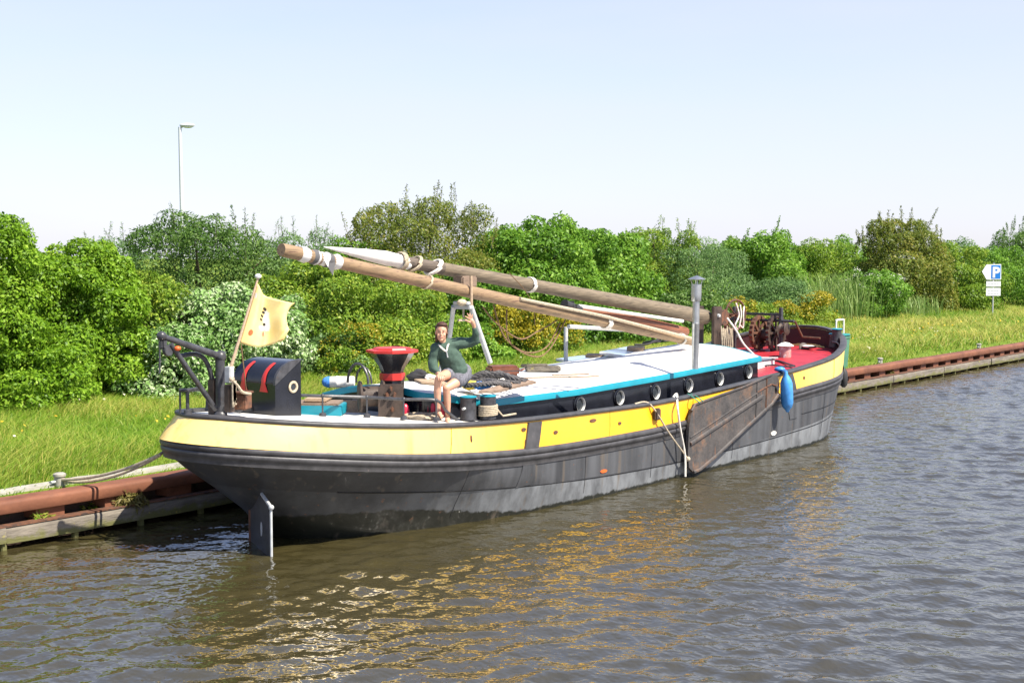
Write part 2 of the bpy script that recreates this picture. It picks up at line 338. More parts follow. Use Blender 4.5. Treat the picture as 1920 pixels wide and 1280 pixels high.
# ------------------------------------------------------------------ foliage
def unit(a): return a/np.maximum(np.linalg.norm(a, axis=1, keepdims=True), 1e-9)
def lump(P, f, ph=0.0):
    x, y, z = P[:, 0]*f, P[:, 1]*f, P[:, 2]*f
    return (np.sin(x*1.0+1.7*np.sin(y*.9+ph)+ph)+np.sin(y*1.1+1.3*np.sin(z*1.2+2.1)+ph*2)+np.sin(z*1.3+1.5*np.sin(x*.8+.7)+ph*3))/3
def leaf_arrays(P, T, N, L, W, fold=.12):
    B = np.cross(T, N); L = L[:, None]; W = W[:, None]
    a = P; b = P+T*L*.45+B*W*.5+N*L*fold; c = P+T*L-N*L*fold*.6; d = P+T*L*.45-B*W*.5+N*L*fold
    return np.stack([a, b, c, d], 1).reshape(-1, 3)
def quads_mesh(name, V, tint, mat, nv=4):
    me = bpy.data.meshes.new(name); n = len(V)//nv
    me.vertices.add(len(V)); me.vertices.foreach_set('co', V.astype('f').ravel())
    me.loops.add(len(V)); me.loops.foreach_set('vertex_index', np.arange(len(V), dtype='i'))
    me.polygons.add(n); me.polygons.foreach_set('loop_start', np.arange(0, len(V), nv, dtype='i'))
    a = me.attributes.new('tint', 'FLOAT', 'FACE'); a.data.foreach_set('value', np.clip(tint, 0, 1).astype('f'))
    me.materials.append(mat); me.update(calc_edges=True); return me
def crown(rng, lobes, n, L, aspect=.5, droop=.2, tint0=.45, skirt=-.55):
    c = np.array([l[0] for l in lobes]); r = np.array([l[1] for l in lobes])
    wgt = (r[:, 0]*r[:, 2]+r[:, 0]*r[:, 1]+r[:, 1]*r[:, 2]); n0 = int(n*2.4)
    i = rng.choice(len(lobes), n0, p=wgt/wgt.sum())
    d = unit(rng.normal(size=(n0, 3))); d = d[(d[:, 2] > skirt) | (rng.random(n0) < .3)]; i = i[:len(d)]
    s = 1-np.minimum(rng.exponential(.13, len(d)), .55)
    P0 = c[i]+d*r[i]
    s *= 1+.16*lump(P0, 3.1/max(r.mean(), .2), 1.0)+.10*lump(P0, 9/max(r.mean(), .2), 2.3)
    P = c[i]+d*r[i]*s[:, None]
    q = np.full(len(P), 9.0)
    for k in range(len(lobes)):
        e = np.linalg.norm((P-c[k])/r[k], axis=1); e[i == k] = 9; q = np.minimum(q, e)
    keep = (q > .72) | (rng.random(len(P)) < .12)
    g = lump(P, 4.2/max(L*9, .9), 5.1)+.6*lump(P, 9.5/max(L*9, .9), 1.9)
    keep &= (g > -.62) | (rng.random(len(P)) < .22)
    sel = rng.permutation(np.nonzero(keep)[0])[:n]; P, d, i = P[sel], d[sel], i[sel]
    m = len(P)
    nrm = unit(unit(d/r[i])*.8+rng.normal(size=(m, 3))*.6+np.array([0, -.12, .35]))
    t = rng.normal(size=(m, 3))+d*.5-np.array([0, 0, droop*2]); t = unit(t-nrm*(t*nrm).sum(1, keepdims=True))
    ll = L*rng.uniform(.6, 1.35, m)
    tint = tint0+rng.normal(0, .2, m)+.18*lump(P, 1.8, 4.0)
    return leaf_arrays(P, t, nrm, ll, ll*aspect*rng.uniform(.8, 1.2, m)), tint
def bush_lobes(rng, base, rx, ry, h, k=22, flat=.5):
    """overlapping leafy lumps: a core, a skirt to the ground, shoulders and a ragged top"""
    bx, by, bz = base
    out = [((bx, by, bz+h*.36), (rx*.7, ry*.7, h*.42))]
    for _ in range(k):
        a = rng.uniform(0, 2*math.pi); zt = rng.uniform(.05, .93)
        cr = (1-max(zt-.35, 0)/.75)**(.55 if flat > .4 else .38)*rng.uniform(.72, 1.0)
        s = rng.uniform(.2, .4)*(1 if zt < .7 else .8)
        c = (bx+math.cos(a)*rx*.82*cr, by+math.sin(a)*ry*.82*cr, bz+h*zt*rng.uniform(.9, 1.02)-h*.06)
        out.append((c, (rx*s, ry*s*1.05, max(h*.11, rx*s*.55))))
    for _ in range(k//2):
        a = rng.uniform(0, 2*math.pi); cr = rng.random()**.5*.7; s = rng.uniform(.1, .2)
        out.append(((bx+math.cos(a)*rx*cr, by+math.sin(a)*ry*cr, bz+h*(.93-.3*cr*cr)*rng.uniform(.9, 1.03)), (rx*s, ry*s, max(h*.07, rx*s*.7))))
    return out
def bush(name, label, cat, px, top, bottom, wpx, Y, kind, nleaf, L, seed, aspect=.5, droop=.2, shoots=0, k=22, group=None, tint0=.45, bloom=None, depth=None, flat=.5):
    rng = np.random.default_rng(seed)
    d = ray(px, HZ); s = Y/d[1]; X = d[0]*s; dep = s; ppm = FPX/dep
    z0 = terrain(Y); ztop = CAM_H+(HZ-top)/ppm
    h = ztop-z0; rx = wpx/2/ppm*1.1; ry = depth or min(max(rx*.85, 1.5), 2.8)
    root = thing(name, label, cat, (X, Y, z0), group)
    lobes = bush_lobes(rng, (X, Y, z0), rx, ry, h/1.02, k, flat)
    V, tint = crown(rng, lobes, nleaf, L, aspect, droop, tint0)
    tr = MB()
    for j in range(6):
        l = lobes[rng.integers(1, len(lobes))]
        b = np.array([X+rng.uniform(-.2, .2), Y+rng.uniform(-.2, .2), z0-.1]); e = np.array(l[0])
        mid = (b+e)/2+np.array([0, 0, h*.12])
        tr.tube(spline([b, mid, e], 5), np.linspace(.055, .015, 11)*max(h/4, .5), 6)
    if shoots:
        VV = [V]; TT = [tint]
        for j in range(shoots):
            a = rng.uniform(0, 2*math.pi); q = rng.random()**.5*.8
            b = np.array([X+math.cos(a)*rx*q, Y+math.sin(a)*ry*q, z0+h*(.97-.42*q*q)-.35])
            ln = rng.uniform(.4, 1.1)*h*.15*(1.15-.4*q)+.35
            e = b+np.array([rng.normal(0, .22)*ln, rng.normal(0, .22)*ln, ln])
            pth = spline([b, (b+e)/2+rng.normal(0, .04, 3), e], 5); tr.tube(pth, np.linspace(.011, .005, len(pth)), 4)
            m = int(ln*95); u = rng.random(m)
            P = b+(e-b)*u[:, None]+rng.normal(0, .06, (m, 3))*(1.2-u)[:, None]
            nr = unit(rng.normal(size=(m, 3))+np.array([0, -.4, .4])); t = rng.normal(size=(m, 3))+np.array([0, 0, .9]); t = unit(t-nr*(t*nr).sum(1, keepdims=True))
            ll = L*rng.uniform(.5, 1.1, m)*(1.1-.4*u)
            VV.append(leaf_arrays(P, t, nr, ll, ll*aspect)); TT.append(tint0+.05+rng.normal(0, .18, m))
        V = np.concatenate(VV); tint = np.concatenate(TT)
    link('crown', quads_mesh('crown', V, tint, LM[kind]), None, root)
    tr.build('trunk', M['stem'], root)
    if bloom:
        bk, bn, bl = bloom; ll = [l for l in lobes[1:] if l[0][2] > z0+h*.3]
        lob = []
        for _ in range(bn):
            l = ll[rng.integers(len(ll))]; dd = unit(rng.normal(size=(1, 3))+np.array([[-.2, -.6, .6]]))[0]
            c = np.array(l[0])+dd*np.array(l[1])*1.02; lob.append((tuple(c), (bl*2.1, bl*2.1, bl*1.5)))
        Vb, tb = crown(rng, lob, bn*26, bl*.75, .8, .0, .5)
        link('blossom', quads_mesh('blossom', Vb, tb, LM[bk]), None, root)
    return root
def terrain(Y):
    return float(np.interp(Y, [14.9, 15.6, 16.4, 19, 23, 27, 40], [.44, .52, .56, .58, .62, .70, .9]))

# ------------------------------------------------------------------ ground and water
def make_ground():
    ys = [15.22, 15.6, 16.0, 16.4, 17.5, 19, 21, 23, 25, 27, 32, 40, 90, 400, 4000]
    xs = [-4000, -400, -60, -20]+list(np.linspace(-10, 110, 61))+[160, 400, 1500, 6000]
    b = MB(); b.grid([[(x, y, terrain(min(y, 40))+(.04*math.sin(x*1.3+y)+.03*math.sin(x*2.9-y*1.7) if 16.3 < y < 60 and -20 < x < 120 else 0)) for x in xs] for y in ys])
    tag(b.build('ground', M['ground'], None, 180), kind='structure')
make_ground()
def make_water():
    rng = np.random.default_rng(5)
    xs = np.arange(1.0, 58.0, .055); ys = np.arange(-2.0, 15.31, .05)
    Xg, Yg = np.meshgrid(xs, ys, indexing='xy'); Zg = np.zeros_like(Xg)
    for _ in range(70):
        lam = .2*(3.8**rng.random()); th = R_(52)+rng.normal(0, .5); k = 2*math.pi/lam
        amp = .0046*lam**.95*rng.uniform(.4, 1.2); ph = rng.uniform(0, 6.28)
        Zg += amp*np.sin(k*(Xg*math.cos(th)+Yg*math.sin(th))+ph)
    gust = .85+.42*np.sin(Xg*.33+1.5*np.sin(Yg*.41))*np.sin(Yg*.5+Xg*.13+1)
    lee = np.clip((12.4-Yg)/3.2+.35+np.clip((Xg-24)/4, 0, 1)+np.clip((9.5-Xg)/4, 0, .4),   .5, 1)
    Zg *= gust*lee
    edge = np.minimum.reduce([(Xg-xs[0])/2, (xs[-1]-Xg)/2, (Yg-ys[0])/2, np.full_like(Xg, 1.0)]); Zg *= np.clip(edge, 0, 1)
    V = np.stack([Xg, Yg, Zg], -1).reshape(-1, 3); ny, nx = Xg.shape
    idx = np.arange(ny*nx).reshape(ny, nx); F = np.stack([idx[:-1, :-1], idx[:-1, 1:], idx[1:, 1:], idx[1:, :-1]], -1).reshape(-1, 4)
    x0, x1, y0, y1 = xs[0], xs[-1], ys[0], ys[-1]; B = 5000
    ex = np.array([(-B, -B, 0), (x0, -B, 0), (x1, -B, 0), (B, -B, 0), (-B, y0, 0), (x0, y0, 0), (x1, y0, 0), (B, y0, 0), (-B, y1, 0), (x0, y1, 0), (x1, y1, 0), (B, y1, 0)], float)
    n = len(V); V = np.concatenate([V, ex]); F = np.concatenate([F, np.array([(0, 1, 5, 4), (1, 2, 6, 5), (2, 3, 7, 6), (4, 5, 9, 8), (6, 7, 11, 10)])+n])
    me = bpy.data.meshes.new('water'); me.vertices.add(len(V)); me.vertices.foreach_set('co', V.astype('f').ravel())
    me.loops.add(F.size); me.loops.foreach_set('vertex_index', F.astype('i').ravel()); me.polygons.add(len(F)); me.polygons.foreach_set('loop_start', np.arange(0, F.size, 4, dtype='i'))
    me.update(calc_edges=True); me.polygons.foreach_set('use_smooth', [True]*len(F))
    o = bpy.data.objects.new('water', me); COL.objects.link(o); me.materials.append(M['water']); tag(o, kind='structure')
make_water()

# ------------------------------------------------------------------ quay
qw = thing('quay_wall', 'long rusty steel quay wall with a timber waling just above the water', 'quay wall', (20, 15.1, 0))
b = MB(); sec = [(14.965, .435), (14.955, .445), (14.955, .555), (14.963, .58), (14.985, .598), (15.03, .605), (15.25, .603), (15.26, .59), (15.26, .435)]
xs = list(np.linspace(-25, 40, 66))+[60, 90, 200]
b.grid([[(x, y+.008*math.sin(x*2.1), z+.006*math.sin(x*1.7+1)) for y, z in sec] for x in xs], True); b.build('cap_beam', M['quay'], qw, 50)
b = MB(); b.box((87, 15.3, 0), (225, .06, 1.0)); b.build('sheet_piling', M['pile'], qw)
rng = np.random.default_rng(8)
xw = -2.3
while xw < 75:
    ln = rng.uniform(3.2, 4.4); j0 = rng.normal(0, .007, 2); rows = []
    for x in np.linspace(xw, xw+ln-.014, 12):
        j = j0+rng.normal(0, .0035, 2); rows.append([(x, 14.86+j[0], .085+j[1]), (x, 14.858+j[0], .245+j[1]), (x, 14.872+j[0], .272+j[1]), (x, 14.9, .284), (x, 15.04, .284), (x, 15.04, .085)])
    b = MB(); b.grid(rows, True); n_ = len(b.v); b.f += [(0, 1, 2, 3, 4, 5), tuple(range(n_-1, n_-7, -1))]; b.build('waling_timber', M['waling'], qw, 35); xw += ln
b = MB(); b.box((87, 14.955, .294), (225, .16, .016)); b.build('waling_plate', M['rust'], qw)
for i in range(50):
    x = 8.15+i*1.0
    MB().prism([(x-.23, 15.27, .302), (x-.2, 15.03, .302), (x+.2, 15.03, .302), (x+.23, 15.27, .302)], (0, 0, .137)).build('sheet_pile', M['quay'], qw)
    if i % 1 == 0:
        MB().box((x+.28, 14.93, -.16), (.07, .08, .49), bev=.01).build('timber_peg', M['waling'], qw)
k = MB(); rows = []
for x in np.linspace(-12, 13.6, 60):
    j = .02*math.sin(x*3.3)+.015*math.sin(x*7.7); rows.append([(x, 15.76+j, .5), (x, 15.77+j, .565+j*.3), (x, 15.92+j, .585+j*.3), (x, 15.94, .5)])
k.grid(rows); tag(k.build('kerb', M['concrete'], None, 40), kind='structure')

# ------------------------------------------------------------------ the barge: hull form
YC = 12.95
def fz(xs, zs):
    xs = np.array(xs); zs = np.array(zs); n = len(xs); dl = np.diff(zs)/np.diff(xs); m = np.zeros(n); m[0] = dl[0]; m[-1] = dl[-1]
    for i in range(1, n-1): m[i] = 0 if dl[i-1]*dl[i] < 0 else (dl[i-1]+dl[i])/2
    def f(x):
        x = min(max(x, xs[0]), xs[-1]); i = min(max(int(np.searchsorted(xs, x)-1), 0), n-2); hh = xs[i+1]-xs[i]; t = (x-xs[i])/hh
        return float((2*t**3-3*t*t+1)*zs[i]+(t**3-2*t*t+t)*hh*m[i]+(-2*t**3+3*t*t)*zs[i+1]+(t**3-t*t)*hh*m[i+1])
    return f
z_rail = fz([9.9, 10.85, 11.85, 13.15, 14.4, 15.6, 17.4, 18.6, 20.5, 22.2, 23.0, 23.9, 24.9, 25.6, 26.28], [1.69, 1.585, 1.49, 1.40, 1.35, 1.325, 1.30, 1.32, 1.405, 1.495, 1.55, 1.635, 1.80, 1.96, 2.12])
z_wale = fz([9.4, 10.0, 10.8, 12.0, 13.3, 14.4, 17.1, 18.4, 20.5, 22.6, 25.1, 26.2], [1.42, 1.345, 1.25, 1.11, .995, .93, .895, .93, 1.03, 1.15, 1.29, 1.38])
LV = [  # Xs, Ls, Xe, Lb, B, z(x)
 (11.6, 5.8, 25.3, 3.4, 1.50, lambda x: -.6),
 (11.08, 5.3, 25.75, 3.1, 1.66, lambda x: 0.0),
 (10.72, 5.0, 25.85, 3.0, 1.685, lambda x: .34*(z_wale(x)-.15)),
 (10.28, 4.55, 25.95, 2.9, 1.70, lambda x: .62*(z_wale(x)-.15)),
 (9.86, 4.1, 26.03, 2.8, 1.705, lambda x: .84*(z_wale(x)-.15)),
 (9.60, 3.6, 26.1, 2.75, 1.71, lambda x: z_wale(x)-.15),
 (9.54, 3.5, 26.15, 2.72, 1.715, lambda x: z_wale(x)),
 (9.62, 3.4, 26.2, 2.68, 1.71, lambda x: z_wale(x)+.33*(z_rail(x)-z_wale(x))),
 (9.82, 3.25, 26.28, 2.6, 1.68, lambda x: z_rail(x)),
]
def hb(l, x):
    Xs, Ls, Xe, Lb, B, _ = LV[l]
    if x < Xs+Ls: return B*math.sqrt(max(0, 1-((Xs+Ls-x)/Ls)**2))
    if x > Xe-Lb: return B*math.sqrt(max(0, 1-((x-Xe+Lb)/Lb)**2))
    return B
def half(l, ns=22, nm=44, nb=22):
    Xs, Ls, Xe, Lb, B, z = LV[l]; out = []
    for i in range(ns): a = i/ns*math.pi/2; out.append((Xs+Ls*(1-math.cos(a)), B*math.sin(a)))
    for i in range(nm): out.append((Xs+Ls+(Xe-Lb-Xs-Ls)*i/nm, B))
    for i in range(nb+1): a = i/nb*math.pi/2; out.append((Xe-Lb+Lb*math.sin(a), B*math.cos(a)))
    return [(x, h, z(x)) for x, h in out]
def loop(l):
    s = half(l); return [(x, YC-h, z) for x, h, z in s]+[(x, YC+h, z) for x, h, z in s[-2:0:-1]]
def sweep(l, prof, name, mat, parent, smooth=50, close=True):
    P = np.array(loop(l)); t = np.roll(P, -1, 0)-np.roll(P, 1, 0); nrm = np.stack([-t[:, 1], t[:, 0], 0*t[:, 0]], 1); nrm = -unit(nrm)
    c = P.mean(0); 
    if (nrm*(P-c)).sum() < 0: nrm = -nrm
    rows = [P+nrm*o+np.array([0, 0, dz]) for o, dz in prof]
    b = MB(); m = len(P); n = len(rows); vs = [p for r in rows for p in r]
    fs = [(i*m+k, i*m+(k+1) % m, ((i+1) % n)*m+(k+1) % m, ((i+1) % n)*m+k) for i in range(n if close else n-1) for k in range(m)]
    b.add(vs, fs); return b.build(name, mat, parent, smooth)
def side(x, z, out=0.0, sgn=-1):
    """point on the hull's side at station x, height z"""
    zs = [LV[l][5](x) for l in range(len(LV))]; hs = [hb(l, x) for l in range(len(LV))]
    h = float(np.interp(z, zs, hs)); return (x, YC+sgn*(h+out), z)

BG = thing('sailing_barge', 'black and yellow sailing barge with lowered mast moored along the quay', 'boat', (18, YC, 0))
b = MB(); b.grid([loop(l) for l in range(0, 7)], True); b.build('hull', M['hull'], BG, 60)
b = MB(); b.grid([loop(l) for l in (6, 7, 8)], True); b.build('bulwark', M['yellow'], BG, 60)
sweep(5, [(-.02, .17), (.03, .165), (.05, .14), (.055, .11), (.04, .08), (.028, .075), (.045, .06), (.045, .03), (.025, .0), (.012, -.012), (.012, -.07), (-.02, -.075)], 'rubbing_strake', M['rail'], BG)
sweep(8, [(-.10, -.02), (-.10, .02), (.02, .022), (.034, .008), (.034, -.018), (.024, -.03), (-.02, -.03)], 'rail', M['rail'], BG)
sweep(8, [(-.06, -.05), (-.06, -.5), (-.05, -.5), (-.05, -.05)], 'bulwark_lining', M['maroon'], BG)
# plate laps on the hull side
for f0, x0, x1, o in ((.34, 11.2, 25.6, .006), (.66, 22.6, 25.7, .006)):
    bb = MB(); pr = [(x, LV[5][5](x)*f0 if f0 > .5 else .27+.0075*(x-18.6)**2*(1 if x < 18.6 else .75)) for x in np.linspace(x0, x1, 60)]
    bb.grid([[side(x, z-.012, o) for x, z in pr], [side(x, z+.001, o+.004) for x, z in pr], [side(x, z+.006, -.004) for x, z in pr]]); bb.build('plate_lap', M['black'], BG, 30)
def strap(x0, x1, lean, zlo, zhi, name='strap_plate', mat='rail', o=.03):
    bb = MB(); rows = []
    for i in range(9):
        u = i/8; xa = x0+lean*u; xb = x1+lean*u; za = zlo(xa)+(zhi(xa)-zlo(xa))*u; zb = zlo(xb)+(zhi(xb)-zlo(xb))*u
        rows.append([side(xa, za, -.01), side(xa, za, o), side(xb, zb, o), side(xb, zb, -.01)])
    bb.grid(rows); return bb.build(name, M[mat], BG, 30)
strap(14.12, 14.42, .12, lambda x: z_wale(x)+.005, lambda x: z_rail(x)-.045)
strap(14.02, 14.32, .1, lambda x: .42, lambda x: z_wale(x)-.16, mat='hull', o=.012)
strap(22.0, 22.3, -.1, lambda x: z_wale(x)+.005, lambda x: z_rail(x)-.045)
strap(22.1, 22.4, -.1, lambda x: .6, lambda x: z_wale(x)-.16, mat='hull', o=.012)
strap(18.35, 18.55, 0, lambda x: .3, lambda x: z_wale(x)-.16, mat='hull', o=.012)
for x_ in (12.6, 16.2, 20.4, 24.0):
    strap(x_, x_+.014, .05, lambda x: z_wale(x)+.01, lambda x: z_rail(x)-.04, 'plate_seam', 'seam_yellow', .004)
for x_ in (13.0, 15.6, 17.4, 20.0, 23.6):
    strap(x_, x_+.008, 0, lambda x: .12, lambda x: z_wale(x)-.17, 'plate_seam', 'black', .004)
def patch(px, py, w, h, mat, name, Y=11.24, o=.012):
    c = ony(px, py, Y); bb = MB(); x, z = c[0], c[2]
    pts = [(x+w/2*math.cos(a)*(1 if abs(math.cos(a)) < .9 else 1), z+h/2*math.sin(a)) for a in np.linspace(0, 2*math.pi, 13)[:-1]]
    bb.prism([side(xx, zz, -.004) for xx, zz in pts], (0, -o-.004, 0)); return bb.build(name, M[mat], BG, 30)
for px, py, w_, h_ in ((983, 805, .1, .05), (1113, 788, .17, .05), (1042, 810, .1, .05), (1162, 793, .08, .045), (884, 822, .03, .09), (985, 830, .035, .1)):
    patch(px, py, w_, h_, 'rust', 'scupper')
patch(1133, 883, .17, .05, 'orange', 'zinc_anode'); patch(1452, 812, .2, .08, 'cream', 'zinc_anode'); patch(1508, 708, .07, .06, 'rust', 'scupper')
c = ony(1230, 776, 11.22); MB().box((c[0], 11.2, c[2]), (.15, .07, .19), bev=.02).build('fairlead', M['brown_iron'], BG)

# rudder
b = MB(); H0 = np.array([10.70, YC, 0]); dr = np.array([-.42, -.87, 0]); dr /= np.linalg.norm(dr)
out = [(0, -.9), (0, .72), (.12, .74), (.98, .60), (.97, -.9)]
nn = np.array([-dr[1], dr[0], 0])*.03
rud = b.prism([H0+dr*u+ZZ*z-nn/2 for u, z in out], nn).build('rudder', pm('rudder_paint', (.05, .052, .057), .5, .3, 4, (.02, .02, .02), .6, 5), BG)
MB().tube([H0+dr*.55+ZZ*.70, H0+dr*.99+ZZ*.61], .022, 8).ball(H0+dr*1.0+ZZ*.61, .034).build('rudder_bar', M['galv'], rud)
MB().tube([H0+dr*.985+ZZ*z for z in (-.6, .6)], .016, 8).build('rudder_edge', M['galv'], rud)
MB().prism([H0+dr*(.58+.045*math.cos(a))+ZZ*(.27+.09*math.sin(a))-nn*.54 for a in np.linspace(0, 6.28, 13)[:-1]], -nn*.1).build('rudder_hole', M['galv'], rud)
MB().tube([(10.72, YC, -.7), (10.72, YC, .9), (10.6, YC, 1.3)], .05, 10).build('rudder_stock', M['rust'], rud)

# decks
def deck(x0, x1, drop, cam_, mat, name, n=30, inset=.05):
    bb = MB(); rows = []
    for i in range(n+1):
        x = x0+(x1-x0)*i/n; h = max(hb(8, x)-inset, .01)
        rows.append([(x, YC-h+2*h*k/16, z_rail(x)-drop+cam_*(1-(2*k/16-1)**2)*h/1.68) for k in range(17)])
    bb.grid(rows); return bb.build(name, M[mat], BG, 40)
deck(9.97, 13.7, .02, .05, 'cream', 'stern_deck', inset=.12)
deck(13.7, 21.75, .22, .02, 'brown_iron', 'side_deck')
def z_bow(x): return float(np.interp(x, [21.7, 22.5, 24, 24.8, 26.3], [1.36, 1.42, 1.53, 1.60, 1.68]))
bb = MB(); rows = []
for i in range(31):
    x = 21.75+4.45*i/30; h = max(hb(8, x)-.05, .01); rows.append([(x, YC-h+2*h*k_/16, z_bow(x)+.07*(1-(2*k_/16-1)**2)*h/1.68) for k_ in range(17)])
bb.grid(rows); bb.build('bow_deck', M['red'], BG, 40)
def onbow(px, py, dz=0.0):
    z = 1.5
    for _ in range(12): p = onz(px, py, z); z = z_bow(p[0])+.06+dz
    return onz(px, py, z)

# cabin
def e_z(x): return float(np.interp(x, [13.0, 14, 16, 18.4, 21.8], [1.60, 1.595, 1.585, 1.64, 1.75]))
HC = 1.25
def roof(x, y): return e_z(x)+.02+.19*(1-((y-YC)/HC)**2)
def onroof(px, py, dz=0.0):
    z = 1.8
    for _ in range(12): p = onz(px, py, z); z = roof(p[0], min(max(p[1], YC-HC), YC+HC))+dz
    return onz(px, py, z)
def x_aft(y): return 13.12+max(0, (12.25-y))/.55*.72
x_fwd = 21.78
CB = MB(); hh = HC-.03
foot = [(x_aft(YC-hh), YC-hh), (x_fwd-.03, YC-hh), (x_fwd-.03, YC+hh), (13.15, YC+hh), (13.15, 12.25)]
def zt(x, y): return roof(x, y)-.03
top, bot = [], []
path = [(x, YC-hh) for x in np.linspace(x_aft(YC-hh)+.03, x_fwd-.03, 30)]+[(x_fwd-.03, y) for y in np.linspace(YC-hh, YC+hh, 12)[1:]]+[(x, YC+hh) for x in np.linspace(x_fwd-.03, 13.15, 30)[1:]]+[(x_aft(y)+.03, y) for y in np.linspace(YC+hh, YC-hh, 26)[1:-1]]
CB.grid([[(x, y, 1.0) for x, y in path], [(x, y, zt(x, y)) for x, y in path]], True)
cab = CB.build('cabin', M['blackgloss'], BG, 30)
b = MB(); rows = []
for i in range(41):
    r = []
    for k_ in range(25):
        y = YC-HC+2*HC*k_/24; xa = x_aft(y); x = xa+(x_fwd-xa)*i/40; r.append((x, y, roof(x, y)))
    rows.append(r)
b.grid(rows); b.build('roof', M['white'], cab, 60)
path2 = [(x, YC-HC) for x in np.linspace(x_aft(YC-HC), x_fwd, 30)]+[(x_fwd, y) for y in np.linspace(YC-HC, YC+HC, 12)[1:]]+[(x, YC+HC) for x in np.linspace(x_fwd, 13.12, 30)[1:]]+[(x_aft(y), y) for y in np.linspace(YC+HC, YC-HC, 26)[1:-1]]
def ofs(x, y, o):
    return (x+(o if x > x_fwd-.01 else -o if x <= x_aft(y)+.001 else 0), y+(-o if y <= YC-HC+.001 else o if y >= YC+HC-.001 else 0))
b = MB(); b.grid([[(*ofs(x, y, o), roof(x, y)+dz) for x, y in path2] for o, dz in ((-.04, .004), (.012, .006), (.02, -.01), (.02, -.085), (.0, -.09), (-.02, -.08))], True)
b.build('roof_trim', M['turq'], cab, 40)
for px, py in ((1085, 758), (1159, 745), (1227, 735), (1289, 722), (1347, 710), (1401, 697)):
    c = ony(px, py, YC-hh); o_ = (c[0], c[1], c[2])
    ph = MB().lathe([(.1135, .046), (.110, .044), (.108, .002)], o_, (0, -1, 0), 24, cap=False).build('porthole', M['white'], cab)
    MB().lathe([(.14, 0), (.14, .02), (.128, .025), (.126, .038), (.122, .046), (.114, .0465)], o_, (0, -1, 0), 24, cap=False).build('outer_ring', M['blackgloss'], ph)
    MB().lathe([(.108, .004), (.001, .004)], o_, (0, -1, 0), 24, cap=False).build('glass', M['glass'], ph)
# chimney
c = onroof(1303, 689); X, Yf, Zf = c
fu = MB().lathe([(.06, -.02), (.06, .72), (.063, .725), (.063, .735), (.058, .74), (.058, 1.12)], c, (0.02, 0, 1), 18).build('chimney', M['steel'], BG)
MB().lathe([(.075, .0), (.08, .01), (.085, .1), (.085, .28), (.078, .285)], (X+.02, Yf, Zf+1.1), (.02, 0, 1), 18).build('collar', M['steel'], fu)
b = MB()
for k_ in range(4):
    a = k_*math.pi/2+.4; b.tube([(X+.03+.07*math.cos(a), Yf+.07*math.sin(a), Zf+1.37), (X+.03+.1*math.cos(a), Yf+.1*math.sin(a), Zf+1.47)], .008, 5)
b.lathe([(.145, 0), (.145, .008), (.06, .045), (.004, .065)], (X+.03, Yf, Zf+1.46), (0, 0, 1), 18).build('cap', M['steel'], fu)

# flared stand with red top, aft of the cabin
cx, cy = 12.95, 12.63
def octo(prof, mat, name, par, n=8): return MB().lathe(prof, (cx, cy, 1.34), (0, 0, 1), n).build(name, M[mat], par, 20)
ps = octo([(.165, 0), (.165, .58), (.155, .69), (.185, .77), (.27, .89), (.31, .96)], 'blackgloss', 'flared_stand', BG)
octo([(.168, .585), (.178, .585), (.178, .68), (.168, .68)], 'redpaint', 'band', ps)
octo([(.36, .965), (.36, 1.0), (.27, 1.005), (.25, 1.03), (.02, 1.035)], 'redpaint', 'top', ps)
# aft side winch
wc = thing  # (parts below belong to the barge)
c = onz(733, 786, 1.42); c[2] = 1.40
wn = MB().box(c+ZZ*.25, (.34, .03, .5), -.80, bev=.03).build('winch_plate', M['brown_iron'], BG)
for du, dz in ((-.05, .36), (.05, .36), (.02, .16), (0, .44)):
    MB().box(c+RT*du+ZZ*dz-np.array([.035, .035, 0]), (.045, .07, .07), -.80, bev=.012).build('lug', M['rust'], wn)
c = c-RT*.16+np.array([.1, .1, 0])
b = MB().lathe([(.2, 0), (.22, .02), (.2, .05), (.14, .06), (.14, .3), (.2, .31), (.22, .33), (.2, .36)], (c[0]-.2, c[1]+.2, c[2]+.32), (.77, -.63, .0), 22); dr_ = b.build('winch_drum', M['brown_iron'], wn)
a_ = np.linspace(0, math.pi, 15)
MB().tube([(c[0]-.2+.0*math.cos(t), c[1]+.2+.2*math.cos(t), c[2]+.5+.27*math.sin(t)) for t in a_], .018, 8).tube([(c[0]-.13, c[1]+.16+.15*math.cos(t), c[2]+.5+.22*math.sin(t)) for t in a_], .014, 8).build('winch_hoop', M['iron'], wn)
# aft bollards
for px, py, wrap in ((880, 786, 0), (917, 784, 1)):
    p = onz(px, py, 1.40); p[1] += .02
    bo = MB().lathe([(.115, 0), (.112, .02), (.11, .29), (.112, .30)], p, (0, 0, 1), 20).build('bollard', M['iron'], BG)
    MB().lathe([(.112, .302), (.118, .306), (.116, .318), (.06, .328), (.003, .33)], p, (0, 0, 1), 20).build('cap', M['turq'], bo)
    if wrap:
        pts = [(p[0]+.125*math.cos(t), p[1]+.125*math.sin(t), p[2]+.04+.15*t/40) for t in np.linspace(0, 37.7, 150)]
        pts += [(p[0]+.14, p[1]-.06, p[2]+.1), (p[0]+.2, p[1]-.1, p[2]+.02), (p[0]+.55, p[1]-.05, p[2]+.015)]
        tag(MB().tube(pts, .015, 6).build('mooring_rope', M['rope'], None), 'pale rope wound round the right one of two stern bollards', 'rope')
    else: MB().tube([(p[0]-.17, p[1]-.05, p[2]+.16), (p[0], p[1], p[2]+.16)], .018, 8).build('pin', M['galv'], bo)
